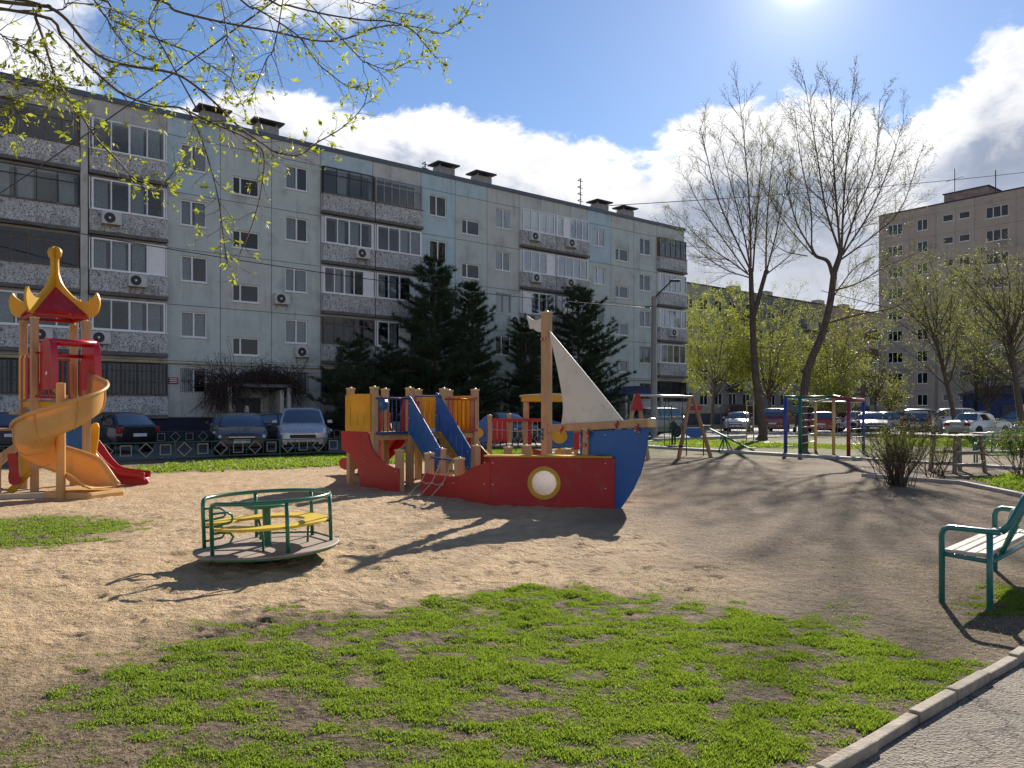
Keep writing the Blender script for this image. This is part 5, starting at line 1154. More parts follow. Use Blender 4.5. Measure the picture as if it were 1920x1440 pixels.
    if box:
        for xx in (L / 2 + .03, -L / 2 - .03): MB().box(xx - .04, xx + .04, -W_ * .98, W_ * .98, .42, .53).build('bumper', chrome, c, bevel=.02)
        MB().box(-L / 2 - .014, -L / 2 + .02, -W_ * .5, W_ * .5, .66, .83).build('tail_panel', mat('worn_tail_panel', (.50, .42, .28), .6, .3, 6), c)
    if decal: MB().prism(spline2([(-.25, .55), (.35, .55), (.55, .95), (.1, 1.0), (-.35, .8)], 2), .02, Matrix.Translation((.1, -W_ - .004, -.1))).build('door_decal', white_p, c); MB().box(-.25, .1, -W_ - .018, -W_ - .012, .36, .46).build('door_sticker', yel, c)
    if rack:
        for xx in (-.2, -.8): MB().tube([(xx, -wt, H + .06), (xx, wt, H + .06)], .018, 6).build('roof_bar', chrome, c)
    return c
navy = paint('navy', (.012, .016, .04)); blackp = paint('black', (.010, .010, .012)); silver = paint('silver', (.42, .45, .48), .35); greyc = paint('graphite', (.055, .058, .062), .3); redc = paint('dark_red', (.20, .008, .012)); redb = paint('red', (.28, .010, .012)); whitec = paint('white', (.66, .67, .66)); olive = paint('green_grey', (.10, .125, .12), .3); bluec = paint('blue', (.03, .08, .24))
car('dark navy saloon nose-on behind the green fence with a pale windscreen reflection', -9.85, 27.95, -70, 'sedan', navy, 'T434CK 58')
car('silver minivan nose-on behind the fence with black windscreen', -7.95, 29.1, -74, 'van', silver, 'T455KA 58')
car('black taxi with white door emblem, squeezed between the navy saloon and the silver minivan', -10.1, 33.2, 38, 'sedan', blackp, decal=True)
car('black saloon mostly hidden behind the navy saloon, its left headlamp showing', -12.0, 32.8, -68, 'sedan', blackp)
car('black hatchback seen from behind to the right of the spiral slide', -15.2, 28.8, 150, 'hatch', blackp)
car('dark hatchback cut off by the left edge behind the play tower', -19.3, 28.6, 140, 'hatch', navy)
car('silver saloon glimpsed through the ship\'s blue stair sides', -4.4, 36.0, -60, 'sedan', silver)
car('dark hatchback with bright roof edge behind the rope bridge panels', -.35, 38.4, -56, 'hatch', greyc)
car('dark saloon just left of the rope bridge, behind the ship\'s stern', -2.6, 36.6, -56, 'sedan', blackp)
car('grey-green off-roader beside the lamp post at the corner of the block', 7.9, 44.6, -148, 'suv', olive)
car('silver saloon with bright bonnet left of the first bare poplar', 16.1, 54.5, -112, 'sedan', silver)
car('dark red estate half hidden behind the first bare poplar', 18.9, 54.4, 60, 'suv', redc)
car('bright red hatchback seen between the posts of the climbing frame', 21.0, 51.6, 62, 'hatch', redb)
car('graphite saloon right of the red hatchback', 22.6, 48.2, -112, 'sedan', greyc)
car('black minivan seen from behind, above the bare bush', 25.1, 47.0, 52, 'van', blackp)
car('white boxy old saloon with roof bars at the right', 27.2, 44.8, 28, 'classic', whitec, rack=True)
car('silver estate in the back row behind the graphite saloon', 26.0, 57.0, 5, 'hatch', silver)
car('white off-roader in the back row behind the black minivan', 31.2, 55.5, 160, 'suv', whitec)
car('dark saloon in the back row right of the silver estate', 29.0, 59.0, 10, 'sedan', greyc)
car('blue hatchback far right beyond the white old saloon', 38.6, 59.0, 150, 'hatch', bluec)
# ================================================================== play equipment further back
def tubeobj(name, pts, r, mt, par, n=8): return MB().tube(pts, r, n).build(name, mt, par, smooth=True)
brownw = woodmat('brown_round_timber', (.30, .17, .09), (.40, .24, .13))
swing = thing('swing', 'timber two-frame swing with red gusset behind the bow of the ship', 'swing', (5.0, 24.4, 0))
def sw(p): return Vector(p) - Vector((5.0, 24.4, 0))
aL = sw(P3(1194, 741, 24.0)); aR = sw(P3(1296, 744, 25.4))
for a, d, nm in ((aL, ((-.50, -.28), (.42, .24)), 0), (aR, ((-.50, -.30), (.78, .42)), 1)):
    for dx, dy in d: MB().bar((a.x + dx * .06, a.y + dy * .06, a.z + .03), (a.x + dx, a.y + dy, -.1), .10).build('leg', timber if not nm else brownw, swing, bevel=.01)
tubeobj('top_bar', [aL, aR], .045, mat('galvanised', (.55, .55, .54), .3, .1, 6, metal=.7), swing); gal = MATS['galvanised']
MB().prism(spline2([(-.05, .05), (.06, .06), (.10, -.1), (.18, -.42), (.12, -.50), (.0, -.46), (-.14, -.50), (-.2, -.44), (-.05, .05)], 2)[:-1], .04, Matrix.Translation(aL + Vector((0, -.12, 0)))).build('gusset', red, swing, bevel=.008)
MB().prism([(-.1, -.3), (.35, -.3), (.3, -.45), (-.14, -.45)], .03, Matrix.Translation(aR + Vector((.06, .08, 0)))).build('gusset', red, swing)
pm_ = aL.lerp(aR, .70)
for dx in (-.22, .22): tubeobj('chain', [pm_ + Vector((dx, 0, 0)), Vector((pm_.x + dx, pm_.y - .1, .42))], .010, darkrub, swing, 5)
MB().box(-.26, .26, -.12, .12, 0, .05).build('seat', darkrub, swing, loc=(pm_.x, pm_.y - .1, .38))
bal = thing('balance_board', 'blue half-round balancing board on thin legs behind the swing', 'play board', (*P3(1303, 800, 27.).xy, 0))
MB().prism([(-.42, .95), (.42, .95)] + [(.42 * math.cos(R(a)), .95 - .36 * math.sin(R(-a)) * -1 * -1) for a in range(-10, -180, -17)], .05).build('board', blu, bal)
for x in (-.3, .3): tubeobj('leg', [(x, 0, -.05), (x, 0, .8)], .02, dark_metal, bal)
see = thing('seesaw', 'green steel seesaw plank tipped towards the right', 'seesaw', (*G(1362, 846).xy, 0)); e1 = P3(1318, 798, 29.6) - see.location; e2 = P3(1415, 846, 28.6) - see.location
MB().bar(e1, e2, .12, .06).build('plank', fgreen, see); pv = e1.lerp(e2, .42)
for dx, dy in ((-.28, -.15), (.32, -.1), (.0, .25), (.12, -.25)): tubeobj('leg', [pv, (pv.x + dx, pv.y + dy, -.05)], .025, fgreen, see)
for f in (.05, .93): p = e1.lerp(e2, f); o = MB().box(-.2, .2, -.13, .13, 0, .03).build('seat', slab_m, see, loc=(p.x, p.y, p.z + .035)); q = e1.lerp(e2, f + (.12 if f < .5 else -.12)); tubeobj('handle', [(q.x, q.y - .13, q.z + .03), (q.x, q.y - .13, q.z + .2), (q.x, q.y + .13, q.z + .2), (q.x, q.y + .13, q.z + .03)], .012, dark_metal, see)
# climbing frame with coloured posts
cf = thing('climbing_frame', 'climbing frame with blue, green, yellow and maroon posts beside the leaning poplar', 'climbing frame', (*G(1545, 850).xy, 0))
pb = mat('blue_post', (.03, .06, .30), .4, .12, 4); pg = mat('green_post', (.01, .14, .09), .4, .12, 4); pyl = mat('yellow_post', (.66, .42, .16), .4, .12, 4); pmr = mat('maroon_post', (.24, .03, .045), .4, .12, 4)
cp = {}
for nm, px, py, Y, mt, top_ in (('a', 1473, 850, 28.3, pb, 745), ('b', 1500, 850, 27.7, pg, 746), ('c', 1529, 842, 30.4, pyl, 752), ('d', 1563, 850, 27.9, pyl, 745), ('e', 1591, 853, 26.9, pmr, 751), ('f', 1619, 850, 28.4, pb, 752)):
    p = P3(px, top_, Y) - cf.location; cp[nm] = p; MB().tube([(p.x, p.y, -.1), tuple(p)], .065 if nm in 'abe' else .055, 10).build('post', mt, cf, smooth=True)
for a, b, mt in (('a', 'b', pg), ('b', 'd', pg), ('d', 'e', pmr), ('e', 'f', pmr)): tubeobj('beam', [cp[a] + Vector((0, 0, .03)), cp[b] + Vector((0, 0, .03))], .045 if mt is pg else .07, mt, cf)
for a, b in (('a', 'c'), ('c', 'd'), ('c', 'f')): tubeobj('beam', [cp[a] + Vector((0, 0, -.04)), cp[b] + Vector((0, 0, -.02))], .03, gal, cf)
for a, b, zz in (('b', 'c', (.35, .65, .95, 1.2, 1.45, 1.7, 1.9)), ('e', 'f', (.35, .6, .9, 1.2, 1.5, 1.85)), ('a', 'b', (.25,))):
    for z_ in zz: tubeobj('rung', [(cp[a].x, cp[a].y, z_), (cp[b].x, cp[b].y, z_)], .018, gal, cf, 6)
for f in (.2, .4, .6, .8): p = cp['b'].lerp(cp['d'], f); tubeobj('rung', [p, (cp['a'].lerp(cp['c'], f).x, cp['a'].lerp(cp['c'], f).y, p.z - .03)], .018, gal, cf, 6)
# ladder arches and gym bars
arch = thing('ladder_arch', 'thin green steel ladder arch behind the swing', 'climber', (*G(1246, 838).xy, 0))
for dx in (0, .30): tubeobj('upright', [(dx, 0, -.05), (dx, 0, 1.75), (dx + .02, -.15, 1.86), (dx + .02, -.3, 1.86)], .018, fgreen, arch, 6)
for z_ in np.arange(.3, 1.8, .3): tubeobj('rung', [(0, 0, z_), (.30, 0, z_)], .012, fgreen, arch, 5)
tubeobj('rung', [(.02, -.3, 1.86), (.32, -.3, 1.86)], .018, gal, arch, 6)
gym = thing('gym_bars', 'brown gym bars with a yellow ladder in front of the silver saloon', 'gym bars', (*G(1380, 825).xy, 0)); gY = gym.location.y
ymet = mat('yellow_steel', (.55, .45, .16), .4, .15, 4); bmet = mat('brown_steel', (.12, .06, .05), .5, .15, 4)
def gp(px, py): p = P3(px, py, gY) - gym.location; return (p.x, 0, p.z)
for px in (1400, 1413): tubeobj('ladder_side', [gp(px, 828), gp(px, 755), gp(px + (2 if px < 1405 else -2), 751)], .03, ymet, gym, 6)
for py in (752, 760, 775, 790, 805, 815): tubeobj('ladder_rung', [gp(1400, py), gp(1413, py)], .018, ymet, gym, 6)
for px, t in ((1352, 756), (1365, 768)): tubeobj('gym_post', [gp(px, 828), gp(px, t)], .03, bmet, gym, 6)
tubeobj('bar', [gp(1352, 760), gp(1401, 759)], .022, bmet, gym, 6); tubeobj('bar', [gp(1352, 781), gp(1400, 781)], .018, bmet, gym, 6); tubeobj('bar', [gp(1343, 765), gp(1354, 760)], .022, ymet, gym, 6)
# play train behind the ship
tr = thing('play_train', 'second play structure behind the ship with yellow roof, blue ends and red rope bridge', 'play structure', (*P3(985, 870, 21.5).xy, 0)); TY = 21.5
def tp(px, py, Y=None): p = P3(px, py, Y or TY) - tr.location; return p
def tpost(px, top_, Y, w=.12): p = tp(px, top_, Y); post(tr, p.x, p.y, p.z, w)
for px, top_, Y in ((918, 777, 21.), (955, 775, 22.4)): tpost(px, top_, Y, .13)
def tboard(name, pxs, Y, mt, t=.03): return MB().prism([((px - 960) / 1440 * Y - tr.location.x, CAMZ + (770 - py) / 1440 * Y) for px, py in pxs], t, Matrix.Translation((0, Y - TY, 0))).build(name, mt, tr, bevel=.006)
tboard('end_panel', spline2([(884, 790), (900, 789), (907, 782), (914, 783), (915, 800)], 2) + [(915, 829), (884, 829)], 20.95, blu); tboard('end_disc', [(893 + 14 * math.cos(R(a)), 812 + 11 * math.sin(R(a))) for a in range(0, 360, 24)], 20.9, yel)
tboard('bridge_panel', [(924, 789), (952, 789), (952, 828), (924, 828)], 22.3, red); tboard('bridge_board', [(980, 785), (997, 785), (997, 842), (1020, 845), (1020, 856), (980, 856)], 21.2, red)
tboard('end_panel', [(1035, 788), (1056, 793), (1075, 802), (1075, 839), (1035, 838)], 21.1, blu); tboard('end_disc', [(1049 + 15 * math.cos(R(a)), 818 + 14 * math.sin(R(a))) for a in range(0, 360, 24)], 21.05, yel)
tboard('front_panel', [(1075, 812), (1086, 810), (1086, 843), (1075, 843)], 21.1, red); tboard('front_panel', [(1086, 808), (1094, 808), (1094, 843), (1086, 843)], 21.3, yel)
tboard('wheel_disc', [(1056 + 17 * math.cos(R(a)), 850 + 11 * math.sin(R(a))) for a in range(0, 360, 24)], 20.9, yel); tboard('wheel_disc', [(990 + 10 * math.cos(R(a)), 850 + 14 * math.sin(R(a))) for a in range(0, 360, 24)], 20.9, yel)
for Y in (21.0, 22.3):
    a, b = tp(918, 787 + (2 if Y > 22 else 0), Y), tp(1022, 787 + (2 if Y > 22 else 0), Y); MB().bar(a, b, .04, .07).build('bridge_rail', red, tr)
    for i in range(11):
        f = (i + .5) / 11; p = a.lerp(b, f); tubeobj('bridge_rope', [p, (p.x, p.y, p.z - .52)], .010, rope, tr, 5)
    tubeobj('bridge_rope', [a + Vector((0, 0, -.26)), a.lerp(b, .5) + Vector((0, 0, -.31)), b + Vector((0, 0, -.26))], .010, rope, tr, 5)
for i in range(9): p = tp(922 + 11 * i, 834, 21.6); MB().box(-.06, .06, -.6, .6, -.02, .02).build('bridge_plank', deckw, tr, loc=p)
for px, Y in ((985, 21.2), (1080, 21.2), (988, 22.8), (1074, 22.8)): p = tp(px, 752, Y); MB().box(-.06, .06, -.06, .06, -.1, p.z).build('roof_post', timber, tr, loc=(p.x, p.y, 0))
a = tp(980, 742, 21.1); b = tp(1088, 742, 21.1)
for yy in (0, 1.75): MB().box(a.x, b.x, a.y + yy - .03, a.y + yy + .03, a.z - .15, a.z + .0).build('roof_beam', yel, tr)
for xx in (a.x, b.x): MB().box(xx - .03, xx + .03, a.y, a.y + 1.75, a.z - .15, a.z).build('roof_beam', yel, tr)
rf = MB(); k_ = 8; vs = [];  
for i in range(k_ + 1):
    t = i / k_; x_ = a.x - .08 + (b.x - a.x + .16) * t; z_ = a.z + .015 + .05 * math.sin(math.pi * t)
    vs += [(x_, a.y - .1, z_), (x_, a.y + 1.85, z_)]
rf.add(vs, [(2 * i, 2 * i + 1, 2 * i + 3, 2 * i + 2) for i in range(k_)]); o = rf.build('roof', mat('pale_roof', (.6, .56, .46), .5, .1, 4), tr); s_ = o.modifiers.new('t', 'SOLIDIFY'); s_.thickness = .025
MB().box(-.75, .75, -.3, .3, .28, .36).build('bench_board', deckw, tr, loc=(.95, .3, 0))
# benches and table on the right
bench((*G(1832, 872).xy, 0), R(-20), 'teal bench at the edge of the paved patch behind the bare bush', 1.5)
bench((*G(1888, 838).xy, 0), R(-5), 'distant teal bench in front of the white old saloon', 1.6)
tbp = G(1795, 885); tb = thing('wooden_stand', 'old grey timber stand with ladder sides beside the bare bush', 'stand', (tbp.x, tbp.y, 0), R(20)); oldw = woodmat('old_grey_timber', (.17, .14, .11), (.25, .21, .17))
for x in (-.42, .42):
    for y in (-.3, .3): MB().bar((x * 1.25, y * 1.2, -.1), (x, y, .90), .075).build('leg', oldw, tb)
for z_ in (.2, .5):
    for y in (-.34, .34): MB().bar((-.5, y, z_), (.5, y, z_), .05, .08).build('crossbar', oldw, tb)
for i in range(4): MB().box(-.55, .55, -.065, .065, -.02, .02).build('top_board', oldw, tb, loc=(0, -.3 + .2 * i, .92))
tb2 = thing('garden_table', 'weathered plank table near the distant teal bench', 'table', (*G(1862, 848).xy, 0), R(10))
for i in range(3): MB().box(-.8, .8, -.09, .09, -.02, .02).build('top_board', board, tb2, loc=(0, -.2 + .2 * i, .72))
for x in (-.6, .6): MB().box(x - .05, x + .05, -.25, .25, -.1, .69).build('leg', fgreen, tb2)
# ================================================================== lamp post, cables
lpp = P3(1226, 823, 42.0); lamp = thing('street_lamp', 'tall grey concrete lamp post with a side arm at the corner of the block', 'street lamp', (lpp.x, lpp.y, 0))
concp = mat('post_concrete', (.26, .25, .235), .9, .12, 2, .3, 30); MB().lathe([(.19, -.2), (.17, 2), (.13, 7.75), (.12, 7.8), (.0001, 7.82)], 10).build('pole', concp, lamp, smooth=True, auto=40)
tubeobj('lamp_arm', [(.0, 0, 7.55), (.15, -.05, 7.85), (.85, -.3, 8.55)], .045, dark_metal, lamp); MB().box(-.1, .45, -.12, .12, -.05, .06).build('lamp_head', dark_metal, lamp, bevel=.03, loc=(.9, -.32, 8.6)); MB().bar((-.5, 0, 7.25), (.3, 0, 7.25), .05).build('crossarm', dark_metal, lamp)
pole2 = thing('utility_pole', 'slim grey pole between the leaning trees by the car park', 'pole', (*P3(1755, 800, 62).xy, 0)); MB().lathe([(.16, -.2), (.11, 9.2), (.0001, 9.22)], 8).build('pole', concp, pole2, smooth=True); MB().bar((-.7, 0, 8.9), (.7, 0, 8.9), .08).build('crossarm', dark_metal, pole2)
pole3 = thing('utility_pole', 'dark pole with three crossarms in front of the tower block', 'pole', (*P3(1830, 800, 66).xy, 0)); MB().lathe([(.15, -.2), (.09, 14.6), (.0001, 14.62)], 8).build('pole', dark_metal, pole3, smooth=True)
for z_ in (12.4, 14.2): MB().bar((-.9, 0, z_), (2.6, 0, z_ + .1), .10).build('crossarm', dark_metal, pole3)
def cable(label, a, b, sag, r):
    a, b = Vector(a), Vector(b); pts = [a.lerp(b, i / 20) - Vector((0, 0, sag * 4 * (i / 20) * (1 - i / 20))) for i in range(21)]
    tag(MB().tube(pts, r, 5).build('overhead_cable', dark_metal, None, smooth=True), label, 'cable')
cable('thick black cable slanting up across the left end of the long block', P3(-60, 402, 14), P3(640, -90, 10), .05, .011)
cable('thin cable from the lamp post running left across the facade', P3(1224, 578, 42), P3(-80, 395, 30), .5, .02)
cable('cable in front of the tower block running right from the dark pole', P3(1830, 497, 66), P3(2200, 430, 80), .3, .03)
cable('high wire across the clouds to the tower block roof', P3(1060, 390, 58), P3(1990, 315, 92), .4, .03)
cable('low wire from the leaning poplar to the right edge', P3(1540, 545, 60), P3(1990, 640, 62), .3, .03)
# ================================================================== people far back
def person(label, loc, rz, h, cap, top, legs_, skin):
    p = thing('person', label, 'person', loc, rz); k = h / 1.7
    me = bpy.data.meshes.new('body'); V = [(0, 0, .92), (0, 0, 1.15), (0, .01, 1.36), (0, 0, 1.46), (0, -.01, 1.62), (.17, 0, 1.36), (.23, .02, 1.1), (.2, -.12, .92), (-.17, 0, 1.36), (-.23, .02, 1.1), (-.2, -.12, .92), (.09, 0, .84), (.10, -.03, .46), (.10, .02, .05), (.10, -.14, .03), (-.09, 0, .84), (-.10, .03, .46), (-.10, .06, .05), (-.10, -.1, .03)]
    E = [(0, 1), (1, 2), (2, 3), (3, 4), (2, 5), (5, 6), (6, 7), (2, 8), (8, 9), (9, 10), (0, 11), (11, 12), (12, 13), (13, 14), (0, 15), (15, 16), (16, 17), (17, 18)]
    me.from_pydata([(a * k, b * k, c * k) for a, b, c in V], E, []); o = bpy.data.objects.new('body', me); COL.objects.link(o); o.parent = p
    sk = o.modifiers.new('s', 'SKIN'); rr = [.14, .135, .14, .05, .095, .06, .05, .038, .06, .05, .038, .09, .065, .045, .04, .09, .065, .045, .04]
    for i, r_ in enumerate(rr): me.skin_vertices[0].data[i].radius = (r_ * k, r_ * k)
    me.skin_vertices[0].data[0].use_root = True; o.modifiers.new('d', 'SUBSURF').levels = 2; me.materials.append(top)
    MB().ball((0, 0, 1.66 * k), .115 * k, 10, .9).build('cap', cap, p, smooth=True); MB().ball((0, -.055 * k, 1.60 * k), .075 * k, 8, 1.1).build('face', skin, p, smooth=True); MB().box(-.19 * k, .19 * k, -.12 * k, .13 * k, .78 * k, .95 * k).build('coat_hem', legs_, p, bevel=.05)
    return p
skin_m = mat('skin', (.55, .32, .24), .6, .08, 8); capred = mat('red_cloth', (.42, .05, .045), .8, .15, 20); coatd = mat('dark_red_cloth', (.16, .03, .035), .85, .15, 20); coatg = mat('dark_green_cloth', (.03, .05, .045), .85, .15, 20); dkcl = mat('dark_cloth', (.02, .022, .03), .85, .15, 20)
pp = P3(1366, 800, 57); person('person in a red hood and maroon coat beyond the silver saloon', (pp.x, pp.y, .02), R(10), 1.7, capred, coatd, dkcl, skin_m)
pp = G(1263, 834); person('small figure in a red cap and dark coat behind the swing', (pp.x, pp.y, 0), R(-40), 1.22, capred, coatg, dkcl, skin_m)
# ================================================================== trees
def tubes(name, brs, mt, parent, n=5, smooth=True):
    """many tapered branches in one mesh: brs = [(pts (k,3), radii (k))]"""
    VV = []; FF = []; o = 0
    for P, r in brs:
        P = np.asarray(P, float); r = np.asarray(r, float); k = len(P)
        d = np.gradient(P, axis=0); d /= np.linalg.norm(d, axis=1)[:, None] + 1e-9
        ref = np.array([0, 0, 1.]) if abs(d[:, 2].mean()) < .8 else np.array([1., 0, 0])
        x = np.cross(d, ref); x /= np.linalg.norm(x, axis=1)[:, None] + 1e-9; y = np.cross(d, x); nn = n if r[0] > .02 else 3
        t = np.arange(nn) * 2 * np.pi / nn
        V = P[:, None] + (x[:, None] * np.cos(t)[None, :, None] + y[:, None] * np.sin(t)[None, :, None]) * r[:, None, None]
        VV.append(V.reshape(-1, 3)); i = np.arange(k - 1)[:, None]; j = np.arange(nn)[None]
        FF.append((np.stack([i * nn + j, i * nn + (j + 1) % nn, (i + 1) * nn + (j + 1) % nn, (i + 1) * nn + j], -1).reshape(-1, 4)) + o); o += k * nn
    return np_obj(name, np.concatenate(VV), np.concatenate(FF), mt, parent, smooth)
class Tree:
    def __init__(s, seed): s.r = np.random.default_rng(seed); s.b = []; s.tips = []
    def shoot(s, p, d, L, r0, lev, up=.06, wob=.12, seg=5, rt=.25):
        P = [np.array(p, float)]; d = np.array(d, float); d /= np.linalg.norm(d)
        for i in range(seg):
            d = d + s.r.normal(0, wob, 3) + np.array([0, 0, up]); d /= np.linalg.norm(d); P.append(P[-1] + d * L / seg)
        P = np.array(P); s.b.append((P, r0 * np.linspace(1, rt, len(P)))); return P
    def line(s, pts, r0, r1, n=5):
        P = np.array([tuple(v) for v in spline([tuple(p) for p in pts], n)]); s.b.append((P, np.linspace(r0, r1, len(P)))); return P
    def side(s, P, num, L, ang, r0, lev, t0=.15, up=.06, wob=.12, kids=(5, 3), shrink=.45, flat=None):
        """side shoots along polyline P, recursive"""
        k = len(P); az0 = s.r.uniform(0, 6.28)
        for i in range(num):
            f = t0 + (1 - t0) * (i + s.r.uniform(.1, .9)) / num; q = f * (k - 1); a = int(min(q, k - 2)); p = P[a] + (P[a + 1] - P[a]) * (q - a); d = P[a + 1] - P[a]; d = d / (np.linalg.norm(d) + 1e-9)
            ref = np.array([0, 0, 1.]) if abs(d[2]) < .9 else np.array([1., 0, 0]); x = np.cross(d, ref); x /= np.linalg.norm(x); y = np.cross(d, x)
            az = az0 + i * 2.4 + s.r.normal(0, .3); an = R(ang * s.r.uniform(.7, 1.25)); dd = d * math.cos(an) + (x * math.cos(az) + y * math.sin(az)) * math.sin(an)
            ll = L * (1 - .55 * f) * s.r.uniform(.6, 1.2); C = s.shoot(p, dd, ll, r0 * (1 - .4 * f), lev, up, wob, 4 if lev > 0 else 3)
            if lev > 0: s.side(C, kids[0], ll * shrink, ang, r0 * .5, lev - 1, .2, up, wob, kids[1:] + (3,), shrink)
            else: s.tips.append((C[-1], C[-1] - C[-2])); s.tips.append((C[-2], C[-1] - C[-2]))
    def leaves(s, name, mt, parent, num, size, spread, cl=None, aspect=.45):
        T = s.tips; k = len(T); r = s.r; pick = r.integers(0, k, num); c = np.array([T[i][0] for i in pick]); d = np.array([T[i][1] for i in pick]); d /= np.linalg.norm(d, axis=1)[:, None] + 1e-9
        c = c + r.normal(0, spread, (num, 3)); f = d + r.normal(0, .6, (num, 3)); f /= np.linalg.norm(f, axis=1)[:, None]; w = np.cross(f, r.normal(0, 1, (num, 3))); w /= np.linalg.norm(w, axis=1)[:, None] + 1e-9
        L = size * r.uniform(.6, 1.3, num)[:, None]; V = np.stack([c, c + f * L * .5 + w * L * aspect * .5, c + f * L, c + f * L * .5 - w * L * aspect * .5], 1).reshape(-1, 3)
        F = np.arange(num * 4).reshape(-1, 4); return np_obj(name, V, F, mt, parent)
barkd = barkmat('poplar_bark', (.07, .052, .042), (.15, .115, .09)); barkb = barkmat('brown_bark', (.09, .066, .048), (.17, .13, .10)); twig_m = barkmat('twig_bark', (.10, .075, .052), (.17, .13, .09))
budm = leafmat('bud', (.16, .13, .04), (.26, .23, .07), .35); spring = leafmat('spring_leaf', (.17, .17, .025), (.36, .33, .05), .45); spring2 = leafmat('olive_leaf', (.15, .13, .035), (.30, .25, .07), .4); needle = leafmat('pine_needle', (.032, .055, .028), (.058, .092, .044), .15, .6)
def poplar(label, base, trunk, limbs, seed, nshoots, Y, r0, knobs=()):
    t = thing('poplar_tree', label, 'tree', base); T = Tree(seed); b = Vector(base)
    def q(px, py, dy=0.): return tuple(P3(px, py, Y + dy) - b)
    TR = Tree(seed + 1); TR.line([(0, 0, -.3)] + [q(*p) for p in trunk[0]], r0, trunk[1], 5)
    for pts, ra, rb in trunk[2]: TR.line([q(*p) for p in pts], ra, rb, 5)
    tubes('trunk', TR.b, barkd, t, 12)
    for pts, ra, L2, n2 in limbs:
        P = T.line([q(*p) for p in pts], ra * .8, .010, 5); T.side(P, int(n2 * 1.5), L2 * 1.05, 33, ra * .33, 2, .08, .05, .11, (9, 5), .5)
    tubes('branches', T.b, twig_m, t, 5); T.leaves('buds', budm, t, 9000, .07, .06)
    for p_ in knobs: c_ = Vector(q(*p_[:2])); MB().ball(c_, p_[2], 10, .9).build('knob', barkd, t, smooth=True)
    return t
b1 = P3(1433, 828, 41.5); b1.z = 0
poplar('bare poplar with a forked trunk left of the climbing frame, tiny buds', b1,
       ([(1428, 790), (1418, 715), (1413, 650), (1411, 600)], .165, [([(1411, 600), (1409, 550), (1408, 508)], .155, .12), ([(1411, 602), (1422, 560), (1436, 510)], .14, .11), ([(1432, 812), (1420, 826), (1398, 836)], .22, .05)]),
       [([(1408, 508), (1380, 450), (1345, 370), (1325, 290), (1312, 235, -1)], .075, 3.2, 12), ([(1408, 506), (1395, 440), (1372, 350), (1345, 250, 1)], .07, 3.0, 12), ([(1408, 500), (1406, 400), (1398, 290), (1385, 175, .5)], .08, 3.4, 14), ([(1412, 504), (1418, 420), (1425, 330), (1430, 240, -1)], .07, 3., 12),
        ([(1436, 508), (1438, 420), (1445, 330), (1452, 265, 1)], .07, 3.0, 12), ([(1438, 506), (1455, 440), (1470, 370), (1492, 300, -1)], .065, 2.8, 10), ([(1404, 515), (1370, 490), (1320, 455), (1262, 395, -2)], .06, 2.6, 12), ([(1404, 520), (1360, 505), (1310, 470), (1245, 410, 1)], .05, 2.4, 10), ([(1402, 512), (1350, 440), (1310, 380), (1285, 330, 2)], .055, 2.6, 11),
        ([(1440, 512), (1480, 480), (1500, 455, -2)], .045, 2.0, 7), ([(1413, 640), (1380, 630), (1340, 640, -1)], .04, 1.8, 6), ([(1416, 650), (1460, 655), (1500, 670, 1)], .04, 1.6, 6)], 41, 12, 41.5, .235, ((1408, 507, .17), (1437, 510, .155)))
b2 = P3(1507, 840, 33.2); b2.z = 0
poplar('bare leaning poplar with tall upright shoots behind the climbing frame', b2,
       ([(1506, 760), (1516, 690), (1540, 630), (1556, 570), (1564, 510)], .13, [([(1564, 510), (1573, 485), (1577, 470)], .13, .11), ([(1562, 520), (1552, 490), (1530, 480), (1520, 462)], .09, .06), ([(1510, 700), (1519, 682)], .20, .12)]),
       [([(1576, 470), (1568, 380), (1562, 280), (1556, 150, .5)], .075, 2.7, 14), ([(1574, 470), (1548, 390), (1532, 290), (1508, 150, -.6)], .07, 2.6, 14), ([(1578, 472), (1582, 380), (1590, 270), (1600, 155, .6)], .07, 2.6, 14), ([(1580, 474), (1605, 400), (1640, 310), (1650, 185, -.5)], .065, 2.5, 12),
        ([(1580, 478), (1630, 400), (1665, 320), (1695, 225, .8)], .06, 2.4, 12), ([(1578, 486), (1640, 440), (1690, 390), (1722, 300, -1)], .05, 2.2, 11), ([(1520, 465), (1495, 420), (1480, 370), (1462, 290, .6)], .055, 2.3, 11), ([(1522, 462), (1520, 390), (1500, 290), (1490, 205, 1)], .05, 2.3, 11), ([(1524, 478), (1490, 440), (1460, 400), (1440, 360, -1)], .04, 1.8, 8),
        ([(1564, 545), (1610, 530), (1660, 500), (1730, 470, 1.)], .05, 2., 9), ([(1556, 605), (1610, 590), (1680, 575), (1735, 540, -1.)], .055, 1.9, 8), ([(1560, 560), (1600, 505), (1640, 480, .5)], .04, 1.6, 7), ([(1514, 480), (1470, 470), (1430, 440, .5)], .035, 1.4, 7)], 57, 12, 33.2, .20, ((1577, 471, .145), (1521, 463, .08)))
